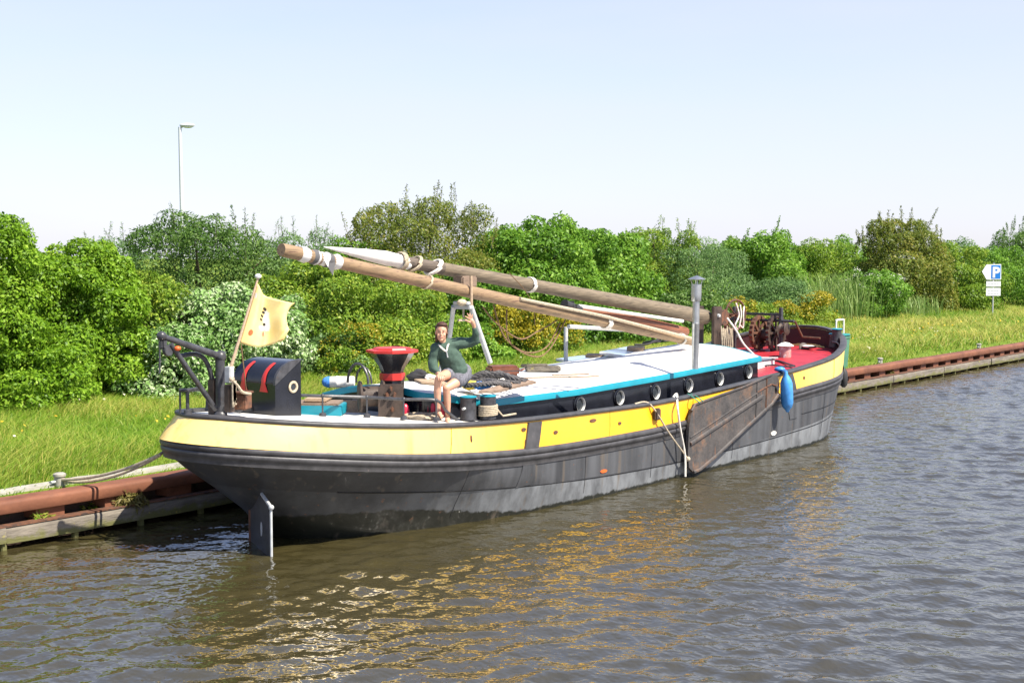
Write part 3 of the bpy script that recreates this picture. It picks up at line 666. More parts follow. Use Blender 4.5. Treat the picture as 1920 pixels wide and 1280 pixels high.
# stern railing
def onrail(px, py, dz=.022):
    z = 1.5
    for _ in range(12): p = onz(px, py, z); z = z_rail(p[0])+dz
    return onz(px, py, z)
st = [onrail(*q) for q in ((513, 775), (605, 780), (688, 782), (757, 786), (818, 788))]
hts = [.27, .27, .27, .27, .27]
tops = [p+ZZ*h for p, h in zip(st, hts)]
a0 = onrail(447, 772); a1 = onrail(857, 786)
rl = MB().tube(spline([a0, a0+(tops[0]-a0)*.62+ZZ*.04, tops[0]+(a0-tops[0])*.14+ZZ*.01]+tops[1:-1]+[tops[-1], tops[-1]+(a1-tops[-1])*.45-ZZ*.02, a1], 6), .021, 8).build('handrail', M['iron'], BG)
for p, t_ in zip(st, tops): MB().tube([p, t_], .012, 8).lathe([(.05, 0), (.045, .04), (.02, .05)], p, (0, 0, 1), 10).ball(t_, .03).build('stanchion', M['iron'], rl)
# pushpit at the stern
pp = [onrail(*q) for q in ((338, 774), (352, 774), (388, 771))]
q0 = [p+ZZ*.28 for p in pp]
pu = MB().tube(spline([q0[0], q0[1], q0[2]+(q0[1]-q0[2])*.4, q0[2]-ZZ*.06, pp[2]], 6), .022, 8).tube([q0[1], q0[1]+(.25, .1, 0)], .02, 8).build('pushpit', M['iron'], BG)
MB().tube([pp[0], q0[0]], .013, 8).build('stanchion', M['iron'], pu); MB().tube([pp[1], q0[1]], .022, 8).lathe([(.05, 0), (.045, .04), (.02, .05)], pp[1], (0, 0, 1), 10).build('stanchion', M['iron'], pu)
# davit
db = np.array([10.28, 13.0, 1.62]); dt = ony(413, 668, 13.0); tip = ony(303, 630, 13.0)
dv = MB().lathe([(.085, 0), (.08, .06), (.06, .08), (.058, float(dt[2]-db[2]))], db, (0, 0, 1), 16).ball(dt, .075).build('davit', M['iron'], BG)
MB().tube([dt, tip], [.045, .035], 10).ball(tip, .06).build('arm', M['iron'], dv)
MB().tube([ony(320, 645, 12.95), ony(405, 768, 12.9)], .032, 10).build('brace', M['iron'], dv)
MB().tube(spline([ony(337, 667, 13.1), ony(372, 665, 13.1), ony(392, 690, 13.1), ony(408, 762, 13.1)], 6), .03, 8).build('stay', M['iron'], dv)
h_ = ony(305, 645, 13.0); MB().box(h_, (.1, .08, .12), .3, bev=.02).lathe([(.06, 0), (.07, .03), (.06, .06)], h_-ZZ*.08+(.05, 0, 0), (0, -1, 0), 12).tube([h_-ZZ*.02-(.04, 0, 0), h_-ZZ*.35-(.05, 0, 0)], .012, 6).build('pulley', M['iron'], dv)
tag(MB().ball(ony(333, 653, 12.9), (.04, .04, .03)).tube([ony(333, 653, 12.9)-ZZ*.02, ony(333, 653, 12.9)+ZZ*.02], .02).build('float', M['orange'], None), 'small orange float hanging from the davit arm at the stern', 'float')
# rudder head block by the flagstaff
q = ony(402, 735, 13.1); MB().box((q[0], 13.1, 1.86), (.13, .13, .5), .2, bev=.02).build('rudder_head', M['brown_iron'], BG)
MB().box(ony(430, 702, 12.75), (.09, .09, .2), .2, bev=.01).build('flag_socket', M['galv'], BG)

q = ony(430, 742, 12.7); MB().box(q-ZZ*.03, (.1, .09, .34), .2, bev=.01).build('flag_post', M['brown_iron'], BG)
tag(MB().tube(spline([q+np.array([.02*math.cos(i*2.1), -.09, .13-.26*(i % 2)+.01*i]) for i in range(12)], 6), .018, 6).build('rope_hank', M['rope'], None), 'pale rope hank tied to the post under the flagpole', 'rope')
q = ony(455, 752, 12.75); tag(MB().box(q, (.2, .16, .2), .4, bev=.015).box(q+ZZ*.11, (.24, .2, .03), .4, bev=.01).build('rusty_box', M['rust'], None), 'small rusty box at the foot of the flagpole', 'box')
tag(MB().tube(spline([ony(434, 712, 12.6), ony(445, 722, 12.6), ony(455, 735, 12.6), ony(470, 738, 12.6)], 5), .018, 7).ball(ony(434, 711, 12.6), .032).build('tiller_rope', M['rope'], None), 'short pale knotted rope beside the deck chest', 'rope')

# ------------------------------------------------------------------ spars
mt, mb_ = ony(607, 463, YC), np.array([21.9, YC, 2.47])
ax = mb_-mt; L_ = np.linalg.norm(ax); ax /= L_
def on_mast(u): return mt+ax*u*L_
MS = MB().tube([on_mast(u) for u in (.235, .3, .5, .75, 1.0)], [.094, .099, .104, .122, .14], 18).build('mast', M['mast'], BG)
MB().tube([on_mast(u) for u in (.13, .17, .2, .236)], [.072, .083, .09, .093], 16).build('masthead', M['masttop'], MS)
MB().tube([on_mast(u) for u in (.0, .04, .08, .12, .15, .165)], [.006, .045, .08, .105, .09, .075], 14).ball(on_mast(.155)-ZZ*.05, (.16, .09, .065)).build('mast_wrapping', M['canvas'], MS)
def lash(axf, u, r, name, mat, par, turns=3, rr=.014, du=.003, tilt=.1):
    p = axf(u); q = axf(u+.01); t = np.array(q)-np.array(p); t /= np.linalg.norm(t); s1 = np.cross(t, ZZ); s1 /= np.linalg.norm(s1); s2 = np.cross(s1, t)
    pts = [p+t*(rr*2*a/6.283)+(s1*math.cos(a)+s2*math.sin(a))*(r+rr)+t*tilt*math.sin(a)*r for a in np.linspace(0, 6.283*turns, 18*turns)]
    return MB().tube(pts, rr, 6).build(name, M[mat], par)
lash(on_mast, .145, .108, 'lashing', 'rope', MS, 3); lash(on_mast, .445, .103, 'lashing', 'ropew', MS, 3, .013)
lash(on_mast, .215, .095, 'lashing', 'ropew', MS, 2, .02, tilt=1.2); lash(on_mast, .175, .095, 'lashing', 'rope', MS, 2, .016, tilt=.8)
bt, be = ony(527, 468, 12.6), ony(1297, 640, 12.6)
bx = be-bt; bL = np.linalg.norm(bx); bx /= bL
def on_boom(u): return bt+bx*u*bL
BM = MB().tube([on_boom(u) for u in (0, .01, .12, .45, .8, 1.0)], [.08, .088, .086, .094, .09, .078], 18).build('boom', M['boom'], BG)
b = MB()
# striped cloth wound round the boom's end
m_, t_, p_ = nodes('striped_cloth')
wv = t_.nodes.new('ShaderNodeTexWave'); wv.inputs['Scale'].default_value = 1.1; wv.inputs['Distortion'].default_value = 7; wv.inputs['Detail'].default_value = 4
t_.links.new(t_.nodes.new('ShaderNodeNewGeometry').outputs['Position'], wv.inputs[0])
t_.links.new(mix(t_, ramp(t_, wv.outputs['Fac'], .32, .4), (.09, .088, .09), (.6, .58, .56)), p_.inputs['Base Color']); p_.inputs['Roughness'].default_value = .9
M['stripe'] = m_
rng = np.random.default_rng(3); pts = []; rad = []
for i in range(16): pts.append(on_boom(.03+.07*i/15)); rad.append(.084+.022*rng.random()+.01*math.sin(i*1.4))
rad[0] = .089; rad[-1] = .089
b.tube(pts, rad, 16, cap=False).prism([on_boom(.065)+np.array([0, -.09, -.02]), on_boom(.085)+np.array([0, -.09, -.02]), on_boom(.08)+np.array([-.02, -.12, -.2])], (0, .012, 0)).build('boom_wrapping', M['stripe'], BM)
lash(on_boom, .27, .089, 'lashing', 'rope', BM, 2, .01, tilt=.6); lash(on_boom, .715, .093, 'lashing', 'ropew', BM, 4, .014); lash(on_boom, .96, .083, 'lashing', 'ropew', BM, 2, .013)
# gaff and a bamboo pole lashed beside
GF = MB().tube([ony(1080, 578, 13.0), ony(1180, 598, 13.0), ony(1285, 622, 13.0)], [.06, .10, .09], 14).build('gaff', M['gaff'], BG)
MB().tube([ony(1085, 577, 12.85)+ZZ*.03, ony(1280, 604, 12.85)+ZZ*.02], .03, 8).build('furled_sail', M['canvas'], GF)
MB().tube([ony(975, 560, 12.5), ony(1130, 592, 12.48), ony(1297, 634, 12.45)], .026, 8).build('pole', M['rope'], BM)
MB().box(ony(1073, 577, 12.7), (.2, .16, .22), .6, bev=.05).tube([ony(1058, 570, 12.7), ony(1086, 582, 12.7)], .08, 10).build('block', M['rubber'], BM)
MB().tube([ony(1066, 612, 12.9), ony(1240, 622, 12.9)], .035, 8).build('tube', M['galv'], BG)
# wooden chock between the spars, crutch below
c = ony(872, 528, 12.75); MB().box(c, (.34, .2, .17), 0, bev=.02).build('chock', M['plank'], MS)
cr_top = ony(868, 568, 12.62)
fR = np.array([14.95, 12.55, roof(14.95, 12.55)]); fL = np.array([14.5, 13.75, roof(14.5, 13.75)])
MB().box(cr_top+ZZ*.0, (.14, .28, .05), 0, bev=.01).build('crutch_head', M['galv'], BG)
CR = MB().box(cr_top+ZZ*-.06, (.1, .34, .06), 0, bev=.01).build('mast_crutch', M['galv'], BG)
MB().tube([cr_top+np.array([.06, -.1, -.05]), ony(919, 680, 12.45)], .04, 10).build('leg', M['galv'], CR)
MB().tube([cr_top+np.array([-.05, .14, -.05]), ony(842, 640, 13.1), ony(824, 698, 13.25)], .034, 10).build('leg', M['galv'], CR)
MB().tube([ony(883, 517, 12.5), ony(884, 575, 12.48)], .022, 8).build('strut', M['timber'], CR)
MB().box(ony(868, 600, 12.6), (.2, .03, .03)).tube([ony(869, 572, 12.6), ony(869, 596, 12.6)], .014, 6).ball(ony(866, 567, 12.55), (.09, .06, .05)).build('hook', M['rope'], CR)
# roof post under the spars
p0 = ony(1061, 668, 13.7); MB().tube([(p0[0], p0[1], roof(p0[0], p0[1])-.01), ony(1061, 613, 13.7)], .038, 10).build('roof_post', M['galv'], BG)
# mast case (tabernacle)
TB = MB().box((21.98, YC-.2, 2.1), (.32, .06, 1.15), 0, bev=.015).box((21.98, YC+.2, 2.1), (.32, .06, 1.15), 0, bev=.015).build('mast_case', M['brown_iron'], BG)
MB().lathe([(.16, 0), (.16, .03)], (22.3, YC-.17, 2.45), (0, -1, 0), 16).box((22.2, YC-.13, 2.45), (.4, .03, .3), 0, bev=.03).build('counterweight_plate', M['rust'], TB)
MB().lathe([(.035, 0), (.03, .04)], (21.98, YC-.23, 2.5), (0, -1, 0), 12).build('pivot_bolt', M['galv'], TB)
for i in range(6):
    x = 21.98+.075*i; tag(MB().tube(spline([(x, YC-.3, 2.3-.03*(i % 3)), (x-.03, YC-.34, 2.0), (x-.01, YC-.33, 1.75+.05*(i % 3)), (x+.04, YC-.32, 1.9), (x+.05, YC-.3, 2.25)], 5), .011, 6).build('hanging_rope', M['rope'], None), 'hank of pale rope hanging on the mast case', 'rope', 'rope hanks hanging on the mast case')
tag(MB().tube(spline([(22.2, YC-.3, 2.45), (22.3, YC-.45, 2.2), (22.32, YC-.6, 1.95), (22.5, YC-.75, 1.72)], 5), .02, 8).build('tackle', M['ropew'], None), 'white rope tackle stretched down from the mast case to the red deck', 'rope')

# ------------------------------------------------------------------ bow fittings
WX, WY, WZ = 24.8, 13.4, 1.67
WL = MB().box((WX, WY-.55, WZ+.42), (.1, .06, .95), 0, bev=.01).box((WX, WY+.55, WZ+.42), (.1, .06, .95), 0, bev=.01).box((WX, WY, WZ+.75), (.05, 1.1, .05)).tube([(WX, WY-.85, WZ+.62), (WX, WY+.75, WZ+.62)], .028, 10).build('windlass', M['iron'], BG)
def gear(c, r, w_, teeth, mat, name):
    bb = MB(); prof = []
    n = teeth*2; vs = []; 
    for s_ in (0, w_):
        for i in range(n):
            rr = r if i % 2 else r*.93; a = 2*math.pi*i/n; vs.append((c[0]+rr*math.cos(a), c[1]+s_, c[2]+rr*math.sin(a)))
        for i in range(n):
            a = 2*math.pi*i/n; vs.append((c[0]+r*.78*math.cos(a), c[1]+s_, c[2]+r*.78*math.sin(a)))
    fs = []
    for i in range(n):
        j = (i+1) % n; fs += [(i, j, 2*n+j, 2*n+i), (n+i, n+j, 3*n+j, 3*n+i), (i, j, n+j, n+i), (2*n+i, 2*n+j, 3*n+j, 3*n+i)]
    bb.add(vs, fs)
    for k_ in range(4):
        a = k_*math.pi/4; bb.box((c[0], c[1]+w_/2, c[2]), (r*1.6, w_*.6, .05), M=Matrix.Rotation(a, 3, 'Y'))
    bb.lathe([(.06, -.03), (.06, w_+.03)], c, (0, 1, 0), 12); return bb.build(name, M[mat], WL, 30)
gear((WX-.05, WY-.1, WZ+.36), .37, .08, 22, 'rust', 'gear'); gear((WX+.1, WY-.42, WZ+.36), .42, .06, 26, 'brown_iron', 'gear')
MB().lathe([(.2, 0), (.2, .04), (.12, .05), (.12, .35), (.2, .36), (.2, .4)], (WX+.05, WY-.36, WZ+.3), (0, 1, 0), 18).build('drum', M['brown_iron'], WL)
MB().lathe([(.11, 0), (.14, .02), (.08, .07), (.08, .13), (.12, .16)], (WX-.05, WY-.74, WZ+.46), (0, 1, 0), 16).build('warping_head', M['brown_iron'], WL)
MB().tube([(WX+.05, WY-.85, WZ+.62), (WX+.3, WY-.9, WZ+.28)], .022, 8).tube([(WX+.3, WY-.9, WZ+.28), (WX+.3, WY-1.3, WZ+.27)], .022, 8).build('crank', M['rust'], WL)
c = ony(1379, 590, 13.55); 
hw = MB().tube([(c[0]+.31*math.cos(a), c[1]-.06*math.cos(a), c[2]+.31*math.sin(a)) for a in np.linspace(0, 2*math.pi, 33)[:-1]], .022, 8, closed=True)
for k_ in range(3): a = k_*math.pi/3+.3; hw.tube([(c[0]+.31*math.cos(a), c[1]-.06*math.cos(a), c[2]+.31*math.sin(a)), (c[0]-.31*math.cos(a), c[1]+.06*math.cos(a), c[2]-.31*math.sin(a))], .014, 6)
hw.tube([(c[0], c[1]-.08, c[2]), (c[0], c[1]+.3, c[2])], .03, 8).tube([(c[0]-.05, c[1]+.2, c[2]), (c[0]-.05, c[1]+.22, 1.6)], .035, 8); hw = hw.build('hand_wheel', M['rust'], WL)
for i in range(3):
    tag(MB().tube(spline([(c[0]-.16+.17*i, c[1]-.1, c[2]+.25-.04*i), (c[0]-.10+.09*i, c[1]-.14, c[2]), (c[0]-.22+.17*i, c[1]-.12, c[2]-.2-.03*i), (c[0]-.08+.05*i, c[1]-.1, c[2]-.3+.04*i)], 5), .016, 7).build('hanging_rope', M['ropew'], None), 'thick cream rope hung over the hand wheel of the bow winch', 'rope', 'cream ropes over the hand wheel')
# fore hatch
c = onz(1395, 660, 1.75); c2 = np.array([23.15, 12.75, 1.62])
HT = MB().box((22.75, 12.6, 1.52), (.85, .95, .2), 0, bev=.02).build('fore_hatch', M['white'], BG)
MB().box((22.72, 12.6, 1.63), (.9, 1.0, .03), 0, bev=.01).build('cover', M['slate'], HT)
MB().box((22.85, 12.45, 1.655), (.08, 1.0, .02), .5).build('bar', M['canvas'], HT)
# ventilator
p = np.array([24.1, 12.38, z_bow(24.1)+.045])
VT = MB().lathe([(.12, 0), (.12, .22), (.115, .23)], p, (0, 0, 1), 18).build('ventilator', M['canvas'], BG); VT.data.materials[0] = pm('flaking_pink', (.42, .2, .18), .6, .3, 9, (.6, .56, .54), .52, 12)
MB().lathe([(.17, .235), (.172, .245), (.08, .3), (.003, .315)], p, (0, 0, 1), 18).build('cap', M['white'], VT)
# bow bollards
for px, py, zz_ in ((1564, 641, 1.84), (1569, 632, 1.95)):
    p = onz(px, py, zz_)
    bo = MB().lathe([(.11, -.1), (.1, .0), (.095, .12), (.11, .16)], p, (0, 0, 1), 16).build('bollard', M['iron'], BG)
    MB().lathe([(.112, .162), (.118, .168), (.1, .185), (.003, .19)], p, (0, 0, 1), 16).build('cap', M['turq'], bo)
# iron fittings on the red deck
tag(MB().tube(spline([onbow(1425, 682, .02), onbow(1455, 676, .03), onbow(1480, 683, .02), onbow(1490, 686, .02)], 6), .02, 6).tube(spline([onbow(1490, 686, .02), onbow(1470, 687, .02), onbow(1450, 684, .02), onbow(1428, 686, .02)], 6), .016, 6).build('chain', M['iron'], None), 'dark iron chain lying on the red foredeck beside the cabin front', 'chain')
tag(MB().lathe([(.11, 0), (.115, .02), (.1, .03)], onbow(1507, 652, .1), (-.5, -.7, .4), 16).tube([onbow(1507, 652, .1), onbow(1532, 650, .08)], .022, 8).build('deck_fitting', M['brown_iron'], None), 'round brown iron plate on a short bar on the red foredeck', 'fitting')
tag(MB().lathe([(.12, 0), (.135, .03), (.09, .042), (.004, .045)], onbow(1516, 651, .03), (0, 0, 1), 18).build('bucket_lid', M['canvas'], None), 'pale round lid lying on the foredeck behind the ventilator', 'lid')

# leeboard
lp = [(1303, 758), (1330, 748), (1400, 723), (1447, 702), (1457, 703), (1462, 718), (1460, 738), (1447, 757), (1400, 800), (1345, 852), (1312, 880), (1300, 885), (1292, 876), (1290, 850), (1292, 800), (1296, 775)]
b = MB(); LEE = b.prism([ony(x, y, 11.13-.0*(y-700)) for x, y in lp], (0, .05, 0)).build('leeboard', M['lee'], BG, 25)
def lrib(pts, r, name='rib', mat='lee'):
    MB().tube([ony(x, y, 11.125) for x, y in pts], r, 6).build(name, M[mat], LEE)
lrib([(1294, 832), (1430, 742)], .035); lrib([(1294, 820), (1430, 730)], .012); lrib([(1460, 738), (1447, 757), (1400, 800), (1345, 852), (1312, 880), (1300, 885)], .03)
lrib([(1297, 770), (1303, 758), (1330, 748), (1400, 723), (1447, 702)], .02); lrib([(1420, 717), (1417, 785)], .014); lrib([(1438, 709), (1436, 768)], .014, mat='rust'); lrib([(1420, 735), (1447, 720), (1461, 725)], .014, mat='rust')
MB().lathe([(.05, 0), (.045, .03)], ony(1456, 728, 11.12), (0, -1, 0), 12).build('pivot', M['iron'], LEE)

# ------------------------------------------------------------------ loose things on and around the barge
p = ony(1475, 735, 11.02); ft = ony(1466, 707, 11.06)
FD = thing('fender', 'big blue plastic fender hung over the yellow side by the leeboard', 'fender', p)
MB().lathe([(.02, -.37), (.035, -.35), (.04, -.33), (.085, -.28), (.11, -.2), (.115, 0), (.11, .17), (.08, .26), (.04, .32), (.032, .37), (.02, .39)], p, (-.12, 0, 1), 20).build('body', M['blue'], FD)
q = onrail(1462, 697); MB().tube(spline([p+np.array([-.05, 0, .38]), q+np.array([0, -.06, .02]), q+np.array([0, .0, .05]), q+np.array([.02, .1, .04])], 5), .035, 8).ball(q+np.array([0, 0, .05]), (.1, .1, .05)).build('lanyard', M['blue'], FD)
p = ony(1582, 708, 11.75)
FD = thing('fender', 'small black fender hanging at the bow near the bank', 'fender', p)
MB().lathe([(.03, -.2), (.075, -.15), (.085, 0), (.075, .12), (.03, .2)], p, (0, 0, 1), 14).build('body', M['rubber'], FD)
MB().tube(spline([p+ZZ*.19, ony(1575, 665, 11.6), ony(1572, 645, 11.55), ony(1560, 640, 11.7)], 5), .012, 6).build('lanyard', M['iron'], FD)
# deck chest
CHX, CHY = 11.30, 13.3
CH = thing('deck_chest', 'black barrel-topped deck chest with red strap hinges and a porthole in its end', 'chest', (CHX, CHY, 1.5))
prof = [(-.24, 1.5), (-.24, 1.98)]+[(.14-.38*math.cos(a), 1.99+.28*math.sin(a)) for a in np.linspace(.12, 1.5, 10)]+[(.2, 2.275), (.2, 1.5)]
MB().prism([(CHX+u, CHY-.42, z) for u, z in prof], (0, .84, 0)).build('body', M['blackgloss'], CH, 30)
MB().prism([(CHX+u*1.06, CHY-.44, z+.014 if z > 2.0 else 1.97) for u, z in prof[1:-1]], (0, .04, 0)).build('lid_edge', M['iron'], CH, 30)
MB().tube([(CHX-.246, CHY-.42, 1.99), (CHX-.246, CHY+.42, 1.99)], .008, 6).build('lid_seam', M['dark'], CH)
for yy in (-.2, .2):
    bb = MB(); arc = [(-.246, 1.87), (-.25, 1.98)]+[(.14-.39*math.cos(a), 1.99+.288*math.sin(a)) for a in np.linspace(.15, 1.05, 6)]
    ww = [.085, .04, .045, .04, .036, .036, .036, .025]
    bb.grid([[(CHX+u, CHY+yy-w_, z) for (u, z), w_ in zip(arc, ww)], [(CHX+u-.008, CHY+yy-w_*.6, z+.004) for (u, z), w_ in zip(arc, ww)], [(CHX+u-.008, CHY+yy+w_*.6, z+.004) for (u, z), w_ in zip(arc, ww)], [(CHX+u, CHY+yy+w_, z) for (u, z), w_ in zip(arc, ww)]])
    bb.build('hinge', M['redpaint'], CH)
MB().lathe([(.045, 0), (.075, 0), (.08, .012), (.07, .02), (.05, .018), (.045, .0)], (CHX+.06, CHY-.42, 1.93), (0, -1, 0), 20, cap=False).build('porthole', M['rope'], CH)
MB().lathe([(.046, .003), (.001, .003)], (CHX+.06, CHY-.42, 1.93), (0, -1, 0), 20, cap=False).build('glass', M['glass'], CH)
# flag
f0, f1 = ony(431, 694, 12.75), ony(484, 521, 12.75)
FL = thing('flag', 'worn yellow flag with a small dark and red emblem flying at the stern', 'flag', f0)
MB().tube([f0, f1], [.022, .013], 8).build('flagpole', M['timber'], FL)
MB().ball(f1+ZZ*.02, (.042, .042, .032)).build('truck', M['white'], FL)
m_, t_, p_ = nodes('flag_cloth'); uv = t_.nodes.new('ShaderNodeAttribute'); uv.attribute_name = 'uvc'; s_ = t_.nodes.new('ShaderNodeSeparateXYZ'); t_.links.new(uv.outputs['Vector'], s_.inputs[0])
def spot(u0, v0, ru, rv, nz=.25):
    n_ = t_.nodes.new('ShaderNodeVectorMath'); n_.operation = 'SUBTRACT'; t_.links.new(uv.outputs['Vector'], n_.inputs[0]); n_.inputs[1].default_value = (u0, v0, 0)
    d_ = t_.nodes.new('ShaderNodeVectorMath'); d_.operation = 'MULTIPLY'; t_.links.new(n_.outputs[0], d_.inputs[0]); d_.inputs[1].default_value = (1/ru, 1/rv, 0)
    l_ = t_.nodes.new('ShaderNodeVectorMath'); l_.operation = 'LENGTH'; t_.links.new(d_.outputs[0], l_.inputs[0])
    a_ = t_.nodes.new('ShaderNodeMath'); a_.operation = 'MULTIPLY_ADD'; t_.links.new(noise(t_, 9, uv.outputs['Vector'], 3), a_.inputs[0]); a_.inputs[1].default_value = nz*2; t_.links.new(l_.outputs['Value'], a_.inputs[2])
    return ramp(t_, a_.outputs[0], 1.0+nz, .85+nz)
col = mix(t_, ramp(t_, noise(t_, 2.5, uv.outputs['Vector'], 4), .3, .7), (.86, .67, .25), (.90, .78, .40))
col = mix(t_, spot(.53, .50, .09, .24, .6), col, (.72, .7, .68)); col = mix(t_, spot(.43, .36, .09, .05, .8), col, (.66, .62, .56))
for k_ in range(5): col = mix(t_, spot(.48-.03*(k_ % 4), .74-.075*k_, .042, .034, .6), col, (.05, .045, .03))
col = mix(t_, spot(.17, .22, .05, .06, .5), col, (.5, .16, .05)); col = mix(t_, spot(.46, .24, .03, .06, .7), col, (.62, .25, .14)); col = mix(t_, spot(.08, .82, .05, .05), col, (.68, .6, .55))
t_.links.new(col, p_.inputs['Base Color']); p_.inputs['Roughness'].default_value = .85
tr_ = t_.nodes.new('ShaderNodeBsdfTranslucent'); t_.links.new(col, tr_.inputs[0]); mx_ = t_.nodes.new('ShaderNodeMixShader'); mx_.inputs[0].default_value = .3
t_.links.new(p_.outputs[0], mx_.inputs[1]); t_.links.new(tr_.outputs[0], mx_.inputs[2]); t_.links.new(mx_.outputs[0], t_.nodes['Material Output'].inputs[0])
NU, NV = 26, 22; vs = []; uvs = []
hl = ony(450, 643, 12.75); hu = ony(482, 531, 12.75); flyu = ony(551, 569, 12.6); flyl = ony(527, 636, 12.6)
midu = ony(503, 556, 12.62); midl = ony(497, 643, 12.62)
for i in range(NU+1):
    u = i/NU
    tu = spline([hu, midu, flyu], 13)[i]; tl = spline([hl, midl, flyl], 13)[i]
    for j in range(NV+1):
        v = j/NV; q = tl+(tu-tl)*v; fo = .13*math.sin(u*8.5+v*1.2)*u**.6+.035*math.sin(u*21-v*5)*u
        q = q+np.array([-.4, -.9, .0])*fo-ZZ*.05*math.sin(math.pi*u)*(1-v); q = q+(ZZ*.07*math.sin(v*9+.5)*max(0, u-.55)+RT*.05*math.sin(v*7)*max(0, u-.4)); vs.append(q); uvs.append((u, v, 0))
fs = [(i*(NV+1)+j, (i+1)*(NV+1)+j, (i+1)*(NV+1)+j+1, i*(NV+1)+j+1) for i in range(NU) for j in range(NV)]
me = bpy.data.meshes.new('cloth'); me.from_pydata([tuple(map(float, q)) for q in vs], [], fs); at = me.attributes.new('uvc', 'FLOAT_VECTOR', 'POINT'); at.data.foreach_set('vector', np.array(uvs, 'f').ravel())
fo = link('cloth', me, m_, FL, 80); sm = fo.modifiers.new('thick', 'SOLIDIFY'); sm.thickness = .004
tag(MB().tube(spline([ony(452, 645, 12.7), ony(457, 690, 12.7), ony(462, 735, 12.75)], 5), .008, 6).build('halyard', M['ropeb'], None), 'thin brown cord hanging below the yellow flag', 'cord')
# crates and hatch by the stern railing
c = onz(597, 768, 1.5); c = np.array([11.95, 13.15, 1.5])
HB = thing('hatch_box', 'low turquoise hatch box with a wooden lid on the stern deck', 'hatch box', c)
MB().box(c+ZZ*.07, (.5, .85, .14), .65, bev=.01).build('body', M['turq'], HB)
MB().box(c+ZZ*.155, (.46, .75, .03), .65).build('lid', M['plank'], HB)
tag(MB().box(c+np.array([-.3, .32, .24]), (.3, .34, .09), .5, bev=.03).build('board', M['timber'], None), 'orange-brown board lying on the turquoise hatch box', 'board')
tag(MB().box(c+np.array([.1, .0, .2]), (.5, .3, .05), .62, bev=.015).build('board', M['timber'], None), 'pale flat board lying on the wooden lid behind the railing', 'board')
c = onz(672, 776, 1.42); BX = tag(MB().box(c+ZZ*.1, (.17, .2, .2), .6, bev=.01).box(c+ZZ*.1+np.array([-.13, .08, 0]), (.05, .2, .2), .6).build('wooden_box', M['timber'], None), 'small pale wooden box beside the brown aft winch', 'box')
# keg on roof
c = onroof(640, 716, .09); KG = thing('keg', 'small white and blue keg lying on the aft port corner of the roof', 'keg', c-ZZ*.09)
axk = np.array([.45, -.85, .0]); MB().lathe([(.07, -.22), (.085, -.2), (.09, -.08), (.094, -.075), (.094, -.05), (.09, -.045), (.09, .08), (.094, .085), (.094, .1), (.088, .2)], c, (.62, -.78, 0), 18).build('body', M['canvas'], KG)
e = c-np.array([.62, -.78, 0])*.22; MB().lathe([(.086, 0), (.088, .05), (.08, .0)], e, (.62, -.78, 0), 18).ball(e, (.08, .08, .08)).build('end', M['bluecloth'], KG)
# bottles
for i in range(4):
    p = onz(806+9*i, 783, 1.42)+np.array([.12, .15, 0])
    BT = thing('bottle', 'red drink bottle with a black cap standing on deck behind the person', 'bottle', p, 'red bottles by the handrail')
    MB().lathe([(.036, 0), (.038, .01), (.038, .14), (.03, .17), (.014, .2)], p, (0, 0, 1), 12).build('body', M['redplastic'], BT); MB().lathe([(.016, .2), (.016, .23)], p, (0, 0, 1), 10).build('cap', M['rubber'], BT)
p = onz(760, 785, 1.42)+np.array([.1, .1, 0]); tag(MB().lathe([(.06, 0), (.06, .1), (.05, .16), (.02, .19)], p, (0, 0, 1), 14).build('canister', M['redplastic'], None), 'red canister on deck beside the brown winch plate', 'canister')
def coil(c, r, turns, rr, mat, label, name='rope_coil', sx=1.0, seed=0):
    rg = np.random.default_rng(seed); a = np.linspace(0, 6.283*turns, 24*turns); ph = rg.uniform(0, 6, 4)
    pts = [(c[0]+(r*(1+.18*math.sin(t*.37+ph[0]))+.02*math.sin(t*1.7+ph[1]))*math.cos(t)*sx, c[1]+(r*(1+.18*math.sin(t*.37+ph[0]))+.02*math.sin(t*2.3+ph[2]))*math.sin(t), c[2]+rr+rr*.9*(i*1.0/len(a))*turns*.45+rr*.4*math.sin(t*2.9)) for i, t in enumerate(a)]
    return tag(MB().tube(pts, rr, 6).build(name, M[mat], None), label, 'rope')
coil(onz(795, 786, 1.42)+np.array([.05, .08, 0]), .2, 6, .016, 'rope', 'pale rope coiled on the stern deck at the foot of the handrail', sx=1.3)
# things on the roof
def slab(p4, th, mat, par, name): return MB().prism(p4, (0, 0, th)).build(name, M[mat], par)
def panel(pts, lift, label, grp):
    P4 = [onroof(x, y, lift) for x, y in pts]; c = sum(P4)/4
    S = thing('solar_panel', label, 'solar panel', (c[0], c[1], roof(c[0], c[1])), grp)
    slab([p-ZZ*.045 for p in P4], .045, 'galv', S, 'frame'); slab([c+(p-c)*.94+ZZ*.002 for p in P4], .006, 'panel', S, 'glass')
    bb = MB(); bb.box((c[0], c[1], roof(c[0], c[1])+lift/2-.02), (.4, .3, max(lift-.045, .02)), .5); bb.build('support', M['timber'], S)
panel([(1142, 690), (1042, 672), (1092, 666), (1190, 682)], .1, 'smaller solar panel lying low on the white roof under the spars', 'solar panels on the roof')
panel([(1216, 675), (1124, 659), (1178, 649), (1246, 662)], .13, 'larger blue solar panel propped on the roof near the chimney', 'solar panels on the roof')
P4 = [onroof(x, y, .05) for x, y in ((915, 688), (905, 683), (965, 682), (973, 690))]
c = onroof(942, 694, .1); SU = thing('suitcase', 'old brown leather suitcase lying on the roof beside the dark ropes', 'suitcase', c-ZZ*.07)
Mz = 1.02
MB().box(c, (.46, .32, .15), -.68+.1, bev=.03).build('body', M['leather'], SU); MB().box(c+ZZ*.0, (.465, .325, .012), -.58).build('seam', M['iron'], SU)
